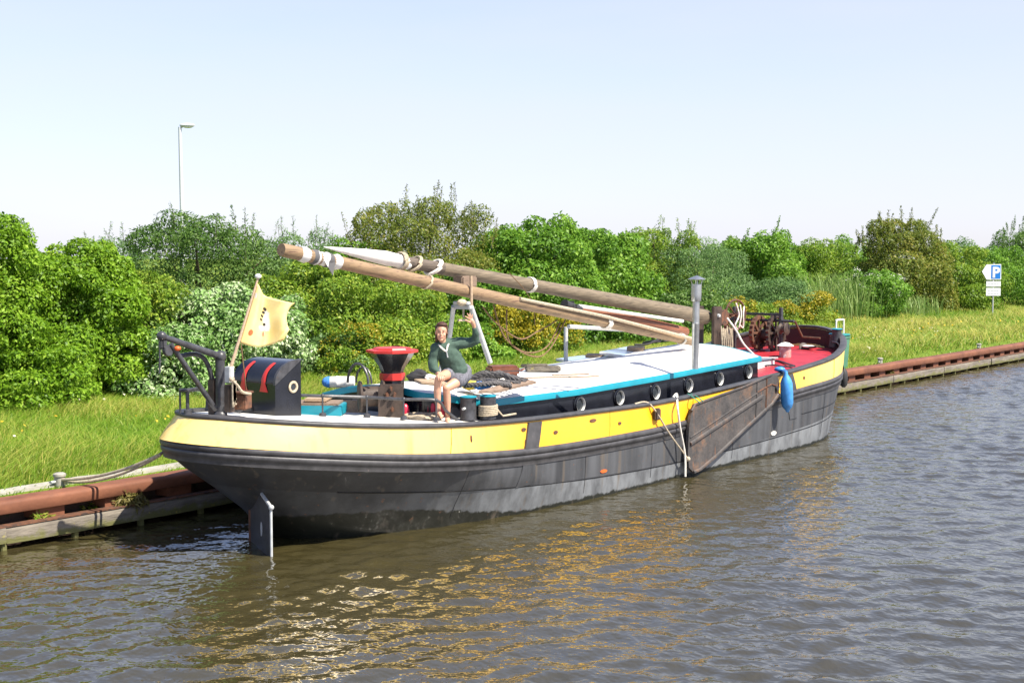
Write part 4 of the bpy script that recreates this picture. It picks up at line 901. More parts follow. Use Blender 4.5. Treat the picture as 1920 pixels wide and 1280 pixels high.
hc = c+np.array([.19, -.2, .0]); MB().tube([hc+np.array([-.06, .02, 0]), hc+np.array([-.02, -.04, 0]), hc+np.array([.05, -.04, .02]), hc+np.array([.08, .04, 0])], .012, 6).build('handle', M['leather'], SU)
c = onroof(1018, 693, .03); BXX = tag(MB().box(c+ZZ*.02, (.55, .2, .08), -.75, bev=.01).box(c+ZZ*.07+np.array([-.1, .1, 0]), (.45, .09, .05), -.65, bev=.02).build('plank_crate', M['waling'], None), 'grey wooden crate lying on the roof beside the suitcase', 'crate')
for i, (x, y, l_) in enumerate(((1030, 707, .9), (1070, 702, .6), (1095, 706, .5))):
    c = onroof(x, y, .012); tag(MB().box(c, (l_, .06, .02), -.62+.1*i, bev=.004).build('batten', M['timber'], None), 'thin pale batten lying loose on the white roof', 'batten', 'battens on the white roof')
# plank and heap by the person
P4 = [onroof(x, y, .03) for x, y in ((897, 737), (930, 737), (1005, 719), (985, 714))]
tag(slab(P4, .035, 'plank', None, 'plank'), 'weathered brown plank at the roof edge under the dark ropes', 'plank')
P4 = [onroof(x, y, .012) for x, y in ((790, 719), (830, 723), (838, 716), (775, 713))]
tag(slab(P4, .03, 'timber', None, 'plank'), 'varnished pale plank on the aft roof edge left of the person', 'plank')
rg = np.random.default_rng(17)
for i in range(6):
    a = onroof(874+rg.uniform(-4, 14), 708+i*3.0, .05); e = onroof(968+rg.uniform(-20, 20), 712+i*2.2, .04)
    mid = [a+(e-a)*t_+np.array([rg.normal(0, .05), rg.normal(0, .05), .02+abs(rg.normal(0, .035))]) for t_ in (.25, .5, .75)]
    pts = spline([a]+mid+[e], 9); b = MB()
    for ph in (0, 2.09, 4.19):
        b.tube([p+np.array([0, math.cos(k_*1.0+ph)*.02, math.sin(k_*1.0+ph)*.02]) for k_, p in enumerate(pts)], .022, 6)
    tag(b.build('heavy_rope', M['roped'], None), 'thick dark grey mooring rope heaped on the roof beside the person', 'rope', 'heap of dark ropes on the roof')
def rag(px, py, r, mat, label, name, seed, dz=.03, cat='cloth'):
    rg = np.random.default_rng(seed); bm = bmesh.new(); bmesh.ops.create_icosphere(bm, subdivisions=4, radius=1)
    for v in bm.verts:
        q = np.array(v.co)[None]; v.co = v.co*(1+.22*float(lump(q, 3.1, seed)[0])+.12*float(lump(q, 7.7, seed*2)[0])); v.co.x *= r[0]; v.co.y *= r[1]; v.co.z *= r[2]
    b = MB(); c = onroof(px, py, dz); bm.transform(Matrix.Translation([float(x) for x in c]) @ Matrix.Rotation(-.6, 4, 'Z')); b._bm(bm)
    return tag(b.build(name, M[mat], None, 50), label, cat)
rag(882, 722, (.13, .1, .06), 'yellowcloth', 'crumpled yellow cloth on the roof edge beside the bare leg', 'crumpled_cloth', 1)
rag(906, 722, (.14, .1, .055), 'bluecloth', 'crumpled blue and white cloth under the dark ropes', 'crumpled_cloth', 2)
rag(786, 706, (.17, .14, .1), 'blackcloth', 'black cloth bag on the roof left of the person', 'bag', 3, .06, 'bag')
rag(808, 708, (.09, .08, .05), 'canvas', 'white crumpled cloth beside the black bag', 'crumpled_cloth', 4, .05)
rag(915, 703, (.14, .1, .05), 'canvas', 'cream cloth lying on top of the dark ropes', 'crumpled_cloth', 5, .14)
for i, (x0, y0, x1, y1) in enumerate(((1150, 650, 1260, 640), (1180, 647, 1290, 645), (1200, 644, 1275, 648))):
    a = onroof(x0+40, y0-4, .04); e = onroof(x1+10, y1-2, .04); pts = spline([a]+[a+(e-a)*t_+rg.normal(0, .12, 3)*np.array([1, 1, .3])+ZZ*.03 for t_ in (.2, .4, .6, .8)]+[e], 7)
    tag(MB().tube(pts, .02, 6).build('heavy_rope', M['roped' if i else 'rubber'], None), 'dark rope lying in bights on the roof forward of the solar panels', 'rope', 'dark ropes forward on the roof')
# ropes
r0 = ony(112, 908, 15.75); BLk = thing('bank_bollard', 'squat grey mooring post in the grass by the stern with the rope on it', 'bollard', (r0[0], r0[1], .5), 'mooring posts on the bank')
def bankpost(root): 
    l = root.location; MB().lathe([(.07, -.1), (.07, .16), (.085, .17), (.085, .2), (.06, .215)], l, (0, 0, 1), 14).build('post', M['concrete'], root); MB().tube([l+Vector((-.13, 0, .1)), l+Vector((.13, 0, .1))], .02, 8).build('crossbar', M['galv'], root)
bankpost(BLk)
for px, py, lb in ((1690, 683, 'grey mooring post on the bank just right of the bow'), (1885, 655, 'grey mooring post on the bank near the parking sign')):
    q = onz(px, py, .55); rr_ = thing('bank_bollard', lb, 'bollard', (q[0], 15.55, .5), 'mooring posts on the bank'); bankpost(rr_)
a = np.array([r0[0], r0[1], .62]); e = np.array(side(9.62, 1.2, .05, 1)); e = ony(297, 853, 13.6)
tag(MB().tube(sag(a, e, .08), .02, 8).tube(sag(a+(.02, .03, -.03), e+(.1, .1, -.02), .12), .018, 8).tube([e+np.array([.5, .2, .1]), e], .02, 8).build('mooring_rope', M['rope'], None), 'pale stern mooring rope running down to the post on the bank', 'rope')
kn = ony(1290, 860, 11.12)
tag(MB().tube(spline([onrail(1190, 757), onrail(1212, 755)+ZZ*.01, ony(1229, 770, 11.19), ony(1255, 812, 11.14), kn], 6), .014, 7).ball(kn, .04).build('leeboard_rope', M['rope'], None), 'pale rope led through the fairlead down to the foot of the leeboard', 'rope')
tag(MB().tube(spline([onrail(1262, 745), onrail(1269, 742)+ZZ*.03, ony(1270, 760, 11.16), ony(1275, 800, 11.14), ony(1284, 850, 11.12), ony(1285, 893, 11.1)], 6), .018, 7).build('hanging_rope', M['ropew'], None), 'pale knotted rope hanging over the rail into the water left of the leeboard', 'rope')
tag(MB().tube(spline([onrail(1290, 738), ony(1300, 745, 11.15), ony(1312, 755, 11.1)], 5), .009, 6).tube(spline([onrail(1296, 738), ony(1310, 745, 11.15), ony(1318, 752, 11.1)], 5), .008, 6).build('cord', M['greencord'], None), 'thin green cord tying the leeboard to the rail', 'cord')
for i, (pts, lb) in enumerate((([(905, 575), (930, 605), (975, 635), (1010, 620), (1045, 600)], 'upper'), ([(925, 570), (945, 630), (985, 660), (1025, 650), (1050, 605)], 'lower'), ([(950, 580), (955, 640), (1000, 668), (1030, 655), (1060, 600)], 'lowest'))):
    tag(MB().tube(spline([ony(x, y, 12.75) for x, y in pts], 8), .012, 6).build('slack_rope', M['ropeb'], None), lb+' brown rope hanging in a slack loop under the boom', 'rope', 'slack ropes under the boom')
tag(MB().tube(spline([ony(955, 512, 12.75), ony(985, 545, 12.72), ony(1000, 575, 12.7), ony(1003, 610, 12.7)], 6), .007, 5).build('cord', M['ropeb'], None), 'thin brown cord hanging from the mast beside the boom', 'cord')

# ------------------------------------------------------------------ the person
HP = atd(855, 700, 17.95)
_u = RT; _v = -np.array([math.cos(YAW), math.sin(YAW), 0]); 
def PB(u, v, w_): return HP+_u*u+_v*v+ZZ*w_
def body(name, segs, mat, parent, vox=.009, balls=(), it=6):
    b = MB()
    for pts, rad in segs:
        P = [PB(*p) for p in pts]
        if len(P) > 2: n = 5; P2 = spline(P, n); r2 = np.interp(np.linspace(0, len(P)-1, len(P2)), range(len(P)), rad)
        else: P2 = P; r2 = rad
        b.tube(P2, list(r2), 14); b.ball(P[0], rad[0]); b.ball(P[-1], rad[-1])
    for p, r in balls:
        Mx = Matrix(((_u[0], _v[0], 0), (_u[1], _v[1], 0), (0, 0, 1))); b.ball(PB(*p), r, Mx, 20, 14)
    me = bpy.data.meshes.new('t'); me.from_pydata(b.v, [], b.f); bm = bmesh.new(); bm.from_mesh(me); bmesh.ops.recalc_face_normals(bm, faces=bm.faces); bm.to_mesh(me); bm.free()
    o = bpy.data.objects.new('t', me); COL.objects.link(o)
    r = o.modifiers.new('r', 'REMESH'); r.mode = 'VOXEL'; r.voxel_size = vox; s = o.modifiers.new('s', 'SMOOTH'); s.iterations = it; s.factor = .5
    dg = bpy.context.evaluated_depsgraph_get(); nm = bpy.data.meshes.new_from_object(o.evaluated_get(dg)); bpy.data.objects.remove(o); nm.name = name; nm.materials.clear()
    return link(name, nm, mat, parent, 180)
PR = thing('person', 'smiling person in a green sweater and shorts sitting barefoot on the roof edge and waving', 'person', PB(0, 0, -.1))
hd = (-.185, .22, .575)
hx, hy, hz = hd
fing = []
pc = (.225, .235, .735)
for (tu, tv, tw), r0_ in (((.135, .28, .80), .0095), ((.165, .27, .835), .0095), ((.2, .26, .84), .0095), ((.235, .25, .825), .0085)):
    rt = (pc[0]+(tu-pc[0])*.42, pc[1]+(tv-pc[1])*.42, pc[2]+(tw-pc[2])*.42); md = (rt[0]+(tu-rt[0])*.55-.003, rt[1]+(tv-rt[1])*.5+.006, rt[2]+(tw-rt[2])*.55+.004)
    fing.append(([pc, rt, md, (tu, tv, tw)], [.016, r0_+.001, r0_, r0_-.002]))
fing.append(([(.235, .22, .70), (.205, .25, .715), (.165, .28, .735), (.14, .295, .75)], [.017, .013, .011, .009]))
rf = []   # hand resting on the knee
for du, ln in ((-.035, .085), (-.012, .1), (.012, .095), (.034, .075)):
    rf.append(([(-.205, .42, .025), (-.19+du, .46, .015), (-.18+du*1.1, .48+ln*.35, -.005), (-.175+du*1.1, .485+ln*.4, -.045)], [.02, .0105, .0095, .008]))
rf.append(([(-.2, .4, .02), (-.155, .42, .02), (-.125, .45, .005)], [.018, .012, .009]))
segs = [
 ([(0, 0, 0), (-.06, .06, .15), (-.11, .13, .30), (-.155, .165, .39)], [.13, .11, .125, .075]),
 ([(-.16, .165, .39), (-.175, .19, .47), hd], [.052, .048, .05]),
 ([(-.05, .03, -.02), (-.13, .25, .0), (-.215, .45, -.03)], [.085, .073, .053]),
 ([(-.215, .45, -.03), (-.232, .425, -.2), (-.222, .42, -.45)], [.051, .051, .031]),
 ([(-.225, .41, -.46), (-.2, .47, -.51), (-.18, .54, -.535)], [.034, .034, .022]),
 ([(.085, .03, -.04), (.01, .22, -.10), (-.115, .37, -.165)], [.088, .076, .054]),
 ([(-.115, .37, -.165), (-.105, .33, -.34), (-.1, .31, -.55)], [.051, .049, .031]),
 ([(-.1, .30, -.57), (-.1, .38, -.60), (-.09, .45, -.615)], [.035, .034, .022]),
 ([(.045, .1, .43), (.17, .09, .435), (.275, .1, .46)], [.05, .042, .036]),
 ([(.275, .1, .46), (.272, .16, .56), (.255, .21, .66)], [.036, .034, .024]),
 ([(.255, .21, .66), (.243, .222, .70), pc], [.024, .03, .03]),
 ([(-.27, .18, .33), (-.30, .2, .2), (-.29, .24, .09)], [.05, .042, .036]),
 ([(-.29, .24, .09), (-.25, .34, .05), (-.21, .41, .03)], [.036, .034, .026]),
]+fing+rf
hb_ = [((hx, hy, hz+.03), (.076, .092, .096)), ((hx, hy+.03, hz-.05), (.060, .066, .068)), ((hx, hy+.098, hz-.02), (.012, .017, .02)), ((hx, hy+.094, hz+.005), (.008, .012, .024)), ((hx-.077, hy, hz-.005), (.012, .02, .03)), ((hx+.077, hy, hz-.005), (.012, .02, .03)), ((hx, hy+.078, hz-.093), (.026, .02, .018)),
       ((hx-.036, hy+.066, hz-.03), (.026, .024, .026)), ((hx+.036, hy+.066, hz-.03), (.026, .024, .026)), ((hx, hy+.09, hz-.058), (.026, .01, .012))]
body('body', segs, M['skin'], PR, .0065, hb_, 3)
sw = [([(0, 0, .0), (-.06, .06, .15), (-.105, .115, .29), (-.115, .115, .335)], [.175, .168, .15, .12]),
      ([(-.265, .185, .35), (-.11, .13, .385), (.04, .1, .43)], [.078, .115, .08]),
      ([(-.04, .1, .2), (.0, .06, .05)], [.14, .17]),
      ([(.03, .1, .425), (.17, .09, .43), (.275, .1, .46)], [.085, .07, .06]), ([(.275, .1, .46), (.272, .16, .56), (.262, .19, .615)], [.058, .052, .045]),
      ([(-.26, .18, .34), (-.305, .2, .2), (-.29, .24, .09)], [.08, .07, .062]), ([(-.29, .24, .09), (-.255, .33, .055), (-.235, .37, .045)], [.052, .048, .042])]
swo = body('sweater', sw, M['sweater'], PR, .011, (), 5)
co = np.empty(len(swo.data.vertices)*3, 'f'); swo.data.vertices.foreach_get('co', co); co = co.reshape(-1, 3); no = np.empty_like(co).ravel(); swo.data.vertices.foreach_get('normal', no); no = no.reshape(-1, 3)
fold = lump(co*np.array([1, 1, 1.6]), 26, .4)*.006+lump(co+1.7*lump(co, 6, 1)[:, None]*.1, 15, 2.2)*.011
swo.data.vertices.foreach_set('co', (co+no*fold[:, None]).astype('f').ravel()); swo.data.update()
cl = spline([PB(-.05, .13, .47), PB(-.10, .245, .40), PB(-.12, .275, .33), PB(-.17, .275, .36), PB(-.225, .24, .41)], 6)
MB().tube(cl, .013, 6).build('collar', M['ropew'], PR); MB().tube([PB(-.118, .277, .33), PB(-.10, .262, .24)], .009, 6).build('placket', M['galv'], PR)
sh = [([(.09, -.02, -.02), (.03, .17, -.075)], [.13, .115]), ([(-.04, .0, -.02), (-.1, .17, -.005)], [.125, .105]), ([(.09, -.02, .02), (-.08, .0, .02)], [.13, .13])]
body('shorts', sh, M['shorts'], PR, .011, (), 4)
hr = [((hx, hy-.025, hz+.052), (.09, .094, .098)), ((hx-.005, hy-.055, hz-.03), (.082, .06, .10)), ((hx-.068, hy-.005, hz-.06), (.022, .03, .08)), ((hx+.072, hy-.005, hz-.0), (.018, .03, .05)), ((hx+.01, hy+.03, hz+.108), (.076, .058, .034))]
body('hair', [], M['hair'], PR, .009, hr, 3)
for s_ in (-1, 1):
    MB().ball(PB(hx+s_*.031, hy+.085, hz+.01), .0068, seg=10, rings=7).build('eye', M['dark'], PR); MB().tube([PB(hx+s_*.018, hy+.09, hz+.032), PB(hx+s_*.046, hy+.078, hz+.031)], .0028, 6).build('eyebrow', M['hair'], PR)
MB().tube(spline([PB(hx-.027, hy+.088, hz-.052), PB(hx, hy+.1, hz-.062), PB(hx+.027, hy+.088, hz-.052)], 5), .004, 6).build('mouth', M['lip'], PR)

# ------------------------------------------------------------------ bank furniture
c = np.array([34.1, 15.95, .5])
BN = thing('wheelie_bin', 'green rubbish bin with an aqua lid on the bank behind the bow', 'bin', c)
MB().prism([c+np.array(q) for q in ((-.24, -.25, 0), (.24, -.25, 0), (.24, .25, 0), (-.24, .25, 0))], (0, 0, .001)).grid([[c+np.array((sx*s_, sy*s_, z)) for sx, sy in ((-.27, -.28), (.27, -.28), (.27, .28), (-.27, .28))] for s_, z in ((.85, 0), (1, .86), (1.06, .87), (1.06, .92))], True).build('body', M['green'], BN, 20)
MB().box(c+np.array([0, 0, .96]), (.6, .62, .07), 0, bev=.03).tube([c+np.array([-.28, .33, .95]), c+np.array([.28, .33, .95])], .02, 8).build('lid', M['aqua'], BN)
ha, hb2 = ony(1568, 600, 16.35), ony(1582, 600, 16.35); hg = terrain(16.35)-.1
tag(MB().tube(spline([(ha[0], 16.35, hg), (ha[0], 16.35, ha[2]-.12), (ha[0]+.02, 16.35, ha[2]-.02), (ha[0]+.09, 16.35, ha[2]), (hb2[0]-.09, 16.35, ha[2]), (hb2[0]-.02, 16.35, ha[2]-.02), (hb2[0], 16.35, ha[2]-.12), (hb2[0], 16.35, hg)], 6), .026, 8).build('steel_hoop', M['white'], None), 'white steel hoop standing on the bank behind the green bin', 'hoop')
SY = 22.6; b_ = ony(1861, 583, SY); zg = terrain(SY)
SG = thing('parking_sign', 'blue and white parking signpost with two small plates on the grass', 'sign', (b_[0], SY, zg))
sx, sy = b_[0], SY; ppm = FPX/((np.array([sx, sy, 0])-CP)@FW)
def sz(py): return CAM_H+(HZ-py)/ppm*1.0
tt = _v; fr = np.array([sx, sy, 0])+tt*.05
def SP(px, py, o=0.0): return fr+RT*((px-1861)/ppm)+ZZ*(CAM_H-((py-HZ)/ppm))+tt*o
MB().tube([(sx, sy, zg-.2), (sx, sy, sz(493))], .035, 10).build('post', M['galv'], SG)
bd = MB().prism([SP(*q) for q in ((1839, 509), (1847, 496), (1874, 495), (1874.5, 496), (1875, 523), (1874, 524), (1848, 524))], -tt*.03).build('board', M['signwhite'], SG)
MB().prism([SP(x, y, .004) for x, y in ((1856, 497), (1873.5, 497), (1873.5, 522.5), (1856, 522.5))], -tt*.003).build('blue_field', M['signblue'], bd)
cu = bpy.data.curves.new('p', 'FONT'); cu.body = 'P'; cu.size = 27/ppm; cu.align_x = 'CENTER'; cu.extrude = .003; cu.offset = .025
to = bpy.data.objects.new('p', cu); COL.objects.link(to); dg = bpy.context.evaluated_depsgraph_get(); me = bpy.data.meshes.new_from_object(to.evaluated_get(dg)); bpy.data.objects.remove(to)
o_ = SP(1864.8, 519.5, .008); me.transform(Matrix(((RT[0], 0, tt[0], o_[0]), (RT[1], 0, tt[1], o_[1]), (0, 1, 0, o_[2]), (0, 0, 0, 1)))); me.materials.clear(); link('letter', me, M['signwhite'], bd)
for y0, y1, rows_ in ((527, 537, (532,)), (539.5, 554, (545, 550))):
    pl = MB().prism([SP(x, y) for x, y in ((1847.5, y0), (1874.5, y0), (1874.5, y1), (1847.5, y1))], -tt*.03).build('plate', M['signwhite'], SG)
    for yr in rows_:
        bb = MB()
        for k_, (xa, xb) in enumerate(((1851, 1855.5), (1856.5, 1861), (1862, 1867), (1868, 1871))): bb.prism([SP(x, y, .004) for x, y in ((xa, yr-.9), (xb, yr-.9), (xb, yr+.9), (xa, yr+.9))], -tt*.003)
        bb.build('lettering', M['signgrey'], pl)
LX, LY = 30.0, 40.0; LZ = terrain(40); lt = CAM_H+(HZ-240)/(FPX/48.3)
LP = thing('street_lamp', 'tall pale grey street lamp standing behind the bushes', 'street lamp', (LX, LY, LZ))
MB().tube([(LX, LY, LZ), (LX, LY, LZ+2.5), (LX-.05, LY, lt)], [.10, .08, .062], 12).build('pole', M['lampgrey'], LP)
hp = np.array([LX-.05, LY, lt]); MB().tube([hp-ZZ*.05, hp+RT*.12+ZZ*.04], .04, 8).ball(hp+RT*.27+ZZ*.06, (.29, .13, .08), Matrix(((RT[0], -RT[1], 0), (RT[1], RT[0], 0), (0, 0, 1)))).build('lamp_head', M['lampgrey'], LP)
MB().ball(hp+RT*.29+ZZ*.02, (.2, .1, .07), Matrix(((RT[0], -RT[1], 0), (RT[1], RT[0], 0), (0, 0, 1)))).build('lens', M['signwhite'], LP)

# ------------------------------------------------------------------ vegetation
BS = [ # label, px, top, bottom, width, Y, kind, leaves, leaf length, extras
 ('bush', 'tall bright green bush at the far left edge of the bank', -40, 376, 760, 340, 24.8, 'bright', 60000, .088, dict(k=34)),
 ('bush', 'rounded bright green bush right of the tall one at the left edge', 140, 440, 755, 310, 24.7, 'bright', 60000, .088, dict(k=34)),
 ('bush', 'lower yellow-green bush beneath the dark bush and left of the pale-leaved one', 262, 490, 740, 200, 25.0, 'mid', 22000, .085, dict()),
 ('bush', 'dark green rounded bush in front of the street lamp', 375, 388, 640, 370, 29.5, 'dark', 44000, .095, dict(aspect=.42, shoots=8, k=34)),
 ('bush', 'pale-leaved bush with whitish foliage behind the yellow flag', 435, 532, 745, 340, 24.4, 'pale', 32000, .105, dict(aspect=.52, tint0=.5, droop=.35, k=28)),
 ('bush', 'feathery grey-green bush between the dark one and the olive one', 550, 420, 640, 240, 32, 'grey', 20000, .10, dict(aspect=.3, shoots=20)),
 ('bush', 'mid green tangled bush under the tip of the boom', 600, 480, 725, 280, 25.4, 'mid', 26000, .10, dict(k=30, tint0=.4)),
 ('bush', 'yellowish green bush behind the flared black stand', 740, 520, 705, 270, 24.9, 'mid', 22000, .10, dict(tint0=.5, k=28)),
 ('bush', 'tallest olive-brown bush with thin upright shoots against the sky', 795, 362, 620, 370, 30.5, 'olive', 52000, .10, dict(aspect=.45, shoots=26, k=46, flat=.3)),
 ('bush', 'dark green bush behind the head of the person', 890, 490, 690, 230, 25.6, 'clear', 20000, .11, dict(tint0=.32)),
 ('bush', 'large fresh green bush above the middle of the mast', 1005, 395, 650, 290, 29.0, 'clear', 32000, .14, dict(k=34, aspect=.55)),
 ('bush', 'fresh green bush with big leaves right of the middle of the mast', 1125, 410, 650, 250, 29.3, 'clear', 28000, .14, dict(k=32, aspect=.55)),
 ('bush', 'low dark leafy bush beneath the boom near the mast foot', 1150, 560, 660, 240, 25.4, 'clear', 16000, .12, dict(tint0=.34)),
 ('bush', 'light green bush with a ragged top above the mast foot', 1240, 410, 630, 200, 31, 'mid', 22000, .12, dict(shoots=14, aspect=.4)),
 ('bush', 'grey-green willow-like bush behind the chimney', 1325, 445, 625, 270, 29.5, 'grey', 32000, .12, dict(aspect=.28, k=32)),
 ('bush', 'bright leafy bush with a pointed top behind the bow winch', 1430, 426, 610, 210, 31, 'clear', 24000, .15, dict(aspect=.5, shoots=7, k=28)),
 ('bush', 'flat-topped green bush behind the reeds', 1540, 446, 600, 230, 32, 'mid', 22000, .13, dict(tint0=.4, k=28)),
 ('bush', 'low mixed green bush in front of the willow-like bush', 1300, 545, 630, 190, 26.2, 'dark', 14000, .12, dict(tint0=.55)),
 ('bush', 'low tangled bush below the pointed leafy bush', 1455, 520, 612, 200, 26.8, 'grey', 16000, .12, dict(aspect=.35)),
 ('bush', 'dense low bush with white blossom right of the bin', 1635, 505, 602, 180, 26.0, 'clear', 18000, .13, dict(tint0=.4, bloom=('white', 40, .08))),
 ('bush', 'big brown-tinged bush with feathery shoots left of the parking sign', 1690, 402, 590, 250, 27.4, 'olive', 34000, .14, dict(aspect=.45, shoots=20, k=38)),
 ('bush', 'green bush directly left of the parking sign', 1785, 452, 588, 200, 26.6, 'mid', 20000, .14, dict(tint0=.38)),
 ('bush', 'green bush right behind the parking sign', 1885, 460, 586, 210, 26.4, 'clear', 20000, .14, dict(tint0=.36)),
 ('bush', 'dark distant bush at the right edge above the parking sign', 1905, 422, 560, 190, 35, 'dark', 18000, .15, dict(shoots=8)),
 ('bush', 'thin pale bush behind the gap between the bright and the dark bush', 205, 436, 640, 130, 33, 'grey', 9000, .11, dict(aspect=.3, shoots=12)),
 ('bush', 'leafy green bush filling the gap between the feathery and the olive bush', 655, 432, 640, 210, 31.5, 'clear', 20000, .11, dict(tint0=.45, k=28)),
 ('bush', 'mid green bush filling the gap right of the olive bush', 925, 425, 650, 170, 31.5, 'mid', 16000, .12, dict(tint0=.35)),
 ('bush', 'yellow-green bush between the big-leaved and the ragged bush', 1190, 430, 640, 170, 32.5, 'mid', 16000, .13, dict(tint0=.5)),
 ('bush', 'grey-green bush in the gap left of the pointed leafy bush', 1375, 440, 620, 150, 32.5, 'mid', 14000, .13, dict(tint0=.35)),
 ('bush', 'dark leafy bush between the pointed and the flat-topped bush', 1490, 452, 605, 150, 33, 'clear', 14000, .14, dict(tint0=.35)),
 ('bush', 'green bush joining the reeds to the brown-tinged bush', 1600, 440, 600, 160, 33, 'clear', 14000, .14, dict(tint0=.5)),
 ('bush', 'pale green bush behind the left shoulder of the parking sign', 1800, 445, 590, 200, 33, 'grey', 16000, .14, dict(tint0=.45)),
 ('shrub', 'low bright shrub at the foot of the tall left-edge bushes', 70, 640, 765, 220, 23.7, 'bright', 15000, .085, dict(tint0=.4)),
 ('shrub', 'low pale-leaved shrub at the foot of the bushes behind the davit', 320, 612, 752, 190, 23.6, 'pale', 12000, .10, dict(tint0=.42, droop=.35)),
 ('shrub', 'low tangled shrub behind the white keg', 640, 620, 722, 170, 24.0, 'grey', 8000, .09, dict(tint0=.55)),
 ('shrub', 'low yellow-green shrub behind the flared stand', 740, 612, 712, 150, 24.0, 'mid', 8000, .09, dict(tint0=.6)),
 ('shrub', 'low shrub in the grass behind the raised arm', 870, 600, 690, 150, 24.3, 'clear', 8000, .10, dict(tint0=.5)),
 ('shrub', 'low shrub at the foot of the bushes below the mast foot', 1210, 580, 648, 160, 25.0, 'clear', 8000, .11, dict(tint0=.45)),
 ('shrub', 'low leafy shrub between two goldenrods by the bow', 1415, 565, 622, 110, 26.0, 'mid', 6000, .11, dict(tint0=.45)),
 ('shrub', 'low shrub under the left arm of the parking sign', 1800, 535, 590, 150, 25.8, 'mid', 7000, .12, dict(tint0=.4)),
 ('bush', 'bush past the right edge of the picture', 2050, 450, 580, 260, 28, 'mid', 12000, .16, dict()),
 ('bush', 'bright bush past the left edge of the picture', -330, 370, 770, 330, 25, 'bright', 12000, .15, dict()),
 ('goldenrod', 'large patch of yellow goldenrod under the boom', 970, 568, 672, 190, 23.8, 'mid', 9000, .08, dict(bloom=('gold', 520, .085), depth=.9)),
 ('goldenrod', 'goldenrod clump at the right end of the slack ropes', 1050, 590, 665, 110, 23.9, 'mid', 5000, .08, dict(bloom=('gold', 220, .08), depth=.8)),
 ('goldenrod', 'goldenrod growing behind the chimney', 1375, 560, 622, 110, 25.2, 'mid', 8000, .08, dict(tint0=.6, bloom=('gold', 90, .09), depth=.9)),
 ('goldenrod', 'goldenrod growing behind the bow winch', 1458, 568, 616, 110, 25.2, 'mid', 8000, .08, dict(tint0=.6, bloom=('gold', 90, .09), depth=.9)),
 ('goldenrod', 'tall goldenrod left of the white-flowered bush', 1530, 552, 612, 120, 25.2, 'mid', 9000, .08, dict(tint0=.6, bloom=('gold', 130, .1), depth=.9)),
 ('goldenrod', 'small goldenrod sprigs among bushes left of the flared stand', 660, 600, 728, 150, 23.4, 'mid', 8000, .08, dict(bloom=('gold', 90, .06), depth=.8)),
]
for i, (nm, lb, px, top, bot, wp, Y, kd, nl, L, ex) in enumerate(BS):
    bush(nm, lb, 'flowers' if nm == 'goldenrod' else nm, px, top, bot, wp, Y, kd, nl, L, 100+i, group='goldenrods on the bank' if nm == 'goldenrod' else 'bushes along the bank', **ex)
# reeds
def reed(px, pyb, Y, n, h, spread, label, seed):
    rng = np.random.default_rng(seed); d = ray(px, HZ); X = d[0]*Y/d[1]; z0 = terrain(Y); vs = []; tn = []
    B = np.stack([X+rng.normal(0, spread, n), Y+rng.normal(0, spread*.5, n), np.full(n, z0)], 1)
    a = rng.uniform(0, 6.28, n); hh_ = h*rng.uniform(.6, 1.1, n); le = rng.uniform(.1, .55, n)*hh_
    D = np.stack([np.cos(a), np.sin(a), 0*a], 1); S = np.stack([-np.sin(a), np.cos(a), 0*a], 1)*rng.uniform(.010, .022, n)[:, None]
    K = [B+D*(le*t*t)[:, None]+ZZ*(hh_*(t-.25*t**3))[:, None] for t in (0, .4, .75, 1.0)]; W = (1, 1.1, .7, .05)
    q = []
    for j in range(3): q.append(np.stack([K[j]-S*W[j], K[j]+S*W[j], K[j+1]+S*W[j+1], K[j+1]-S*W[j+1]], 1).reshape(-1, 3)); tn.append(np.clip(rng.normal(.5, .22, n), 0, 1))
    root = thing('reed_clump', label, 'reeds', (X, Y, z0), 'reed clumps on the bank'); link('leaves', quads_mesh('leaves', np.concatenate(q), np.concatenate(tn), LM['reed']), None, root)
reed(1565, 600, 26.4, 650, 2.9, 1.5, 'tall pale reeds between the bright bushes and the white-flowered bush', 1); reed(1700, 600, 25.6, 500, 1.5, 1.2, 'short arching reeds at the foot of the brown-tinged bush', 2); reed(1000, 690, 25.0, 260, .8, 1.0, 'short tuft of reeds in the grass behind the suitcase', 3)

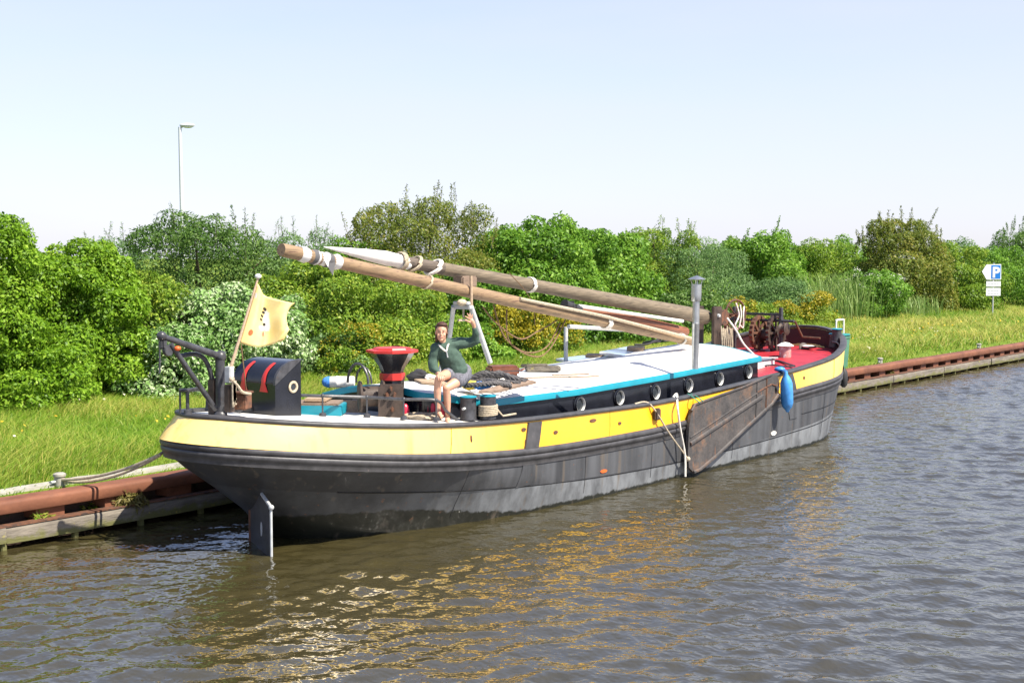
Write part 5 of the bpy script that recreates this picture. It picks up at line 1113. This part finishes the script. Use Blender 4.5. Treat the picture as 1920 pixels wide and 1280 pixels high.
def grass():
    rng = np.random.default_rng(77); Vs = []; Ts = []
    for (x0, x1, y0, y1, n, h, wd) in ((5, 20, 15.5, 26, 95000, .215, .0055), (20, 40, 15.45, 27, 80000, .29, .008), (40, 100, 15.4, 30, 70000, .32, .014), (5, 60, 15.28, 15.72, 9000, .10, .006)):
        P = np.stack([rng.uniform(x0, x1, n), rng.uniform(y0, y1, n)], 1)
        z = np.interp(P[:, 1], [14.9, 15.6, 16.4, 19, 23, 27, 40], [.44, .52, .56, .58, .62, .70, .9])
        P3 = np.stack([P[:, 0], P[:, 1], z-.02], 1); pz = P3*np.array([1, 1, 0])
        keep = ~((P[:, 1] > 15.68) & (P[:, 1] < 16.05) & (rng.random(n) < .72+.35*lump(pz, 1.9, 1)))
        P3 = P3[keep]; pz = pz[keep]; n = len(P3)
        cl = lump(pz, 1.3, .5); hh_ = h*rng.uniform(.45, 1.25, n)*(1+.45*cl)
        hh_ *= np.clip((P3[:, 1]-15.1)/1.6, .35, 1)
        a = rng.normal(R_(20), 1.0, n)+.8*lump(pz, .9, 3.3); le = hh_*rng.uniform(.35, 1.5, n)
        D = np.stack([np.cos(a), np.sin(a), 0*a], 1); b = rng.uniform(0, 6.28, n); S = np.stack([np.cos(b), np.sin(b), 0*b], 1)*(wd*rng.uniform(.6, 1.4, n))[:, None]
        m = P3+D*(le*.3)[:, None]+ZZ*(hh_*.62)[:, None]; t = P3+D*le[:, None]+ZZ*(hh_*.95)[:, None]
        dry = np.clip(lump(pz, .33, 2.6)+.3*lump(pz, 1.1, .3)-.15, 0, 1)*np.interp(P3[:, 0], [12, 40], [.08, .34]); tint = .38+dry+.30*cl+rng.normal(0, .22, n)+.12*lump(pz, .45, 2)+(.12 if x0 >= 40 else 0)
        Vs += [np.stack([P3-S, P3+S, m+S*.8, m-S*.8], 1).reshape(-1, 3), np.stack([m-S*.8, m+S*.8, t+S*.1, t-S*.1], 1).reshape(-1, 3)]; Ts += [tint, tint+.06]
    o = link('grass', quads_mesh('grass', np.concatenate(Vs), np.concatenate(Ts), LM['grass']), None); tag(o, 'long sunlit grass covering the bank', 'grass', kind='stuff')
grass()
def wildflowers():
    rng = np.random.default_rng(21); P = []; k = []
    for _ in range(46):
        x = rng.uniform(7, 60)**1.0; y = rng.uniform(16.2, 24); n = rng.integers(2, 8); kk = rng.random() < .35
        for _ in range(n): yy = y+rng.normal(0, .35); P.append((x+rng.normal(0, .45), yy, terrain(yy)+rng.uniform(.12, .3))); k.append(.1 if kk else rng.uniform(.5, 1))
    P = np.array(P); n = len(P); V = []; 
    for q in range(2):
        nr = unit(rng.normal(size=(n, 3))*.4+np.array([0, -.5, .8])); t = rng.normal(size=(n, 3)); t = unit(t-nr*(t*nr).sum(1, keepdims=True)); ll = rng.uniform(.03, .06, n)*(1+P[:, 0]/60)
        V.append(leaf_arrays(P-t*ll[:, None]/2, t, nr, ll, ll*.9, .02))
    tag(link('wildflowers', quads_mesh('wildflowers', np.concatenate(V), np.concatenate([k, k]), leaf_mat('wild_bloom', (.6, .6, .5), (.6, .42, .03), (.65, .45, .04), .2)), None), 'scattered small white and yellow flowers in the bank grass', 'flowers', kind='stuff')
wildflowers()
def weed(px, py, Y, z, r, n, kind, label, seed, L=.09):
    rng = np.random.default_rng(seed); c = ony(px, py, Y); lob = [((c[0]+rng.normal(0, r[0]*.4), Y+rng.normal(0, .05), c[2]+rng.normal(0, r[2]*.3)), r) for _ in range(5)]
    V, t = crown(rng, lob, n, L, .22, .5, .5); tag(link('weed', quads_mesh('weed', V, t, LM[kind]), None), label, 'plant', 'weeds on the quay wall')
weed(242, 940, 15.0, .4, (.16, .1, .09), 900, 'weed', 'dry brown weed draped over the quay near the stern', 4)
weed(80, 968, 15.1, .36, (.1, .05, .07), 300, 'grass', 'green tuft growing under the quay cap at the left', 5); weed(172, 958, 15.1, .36, (.1, .05, .05), 250, 'grass', 'green tuft growing in the quay gap left of the dry weed', 6)
weed(1668, 700, 15.1, .36, (.12, .05, .07), 200, 'weed', 'small weed growing in the quay gap right of the bow', 7)
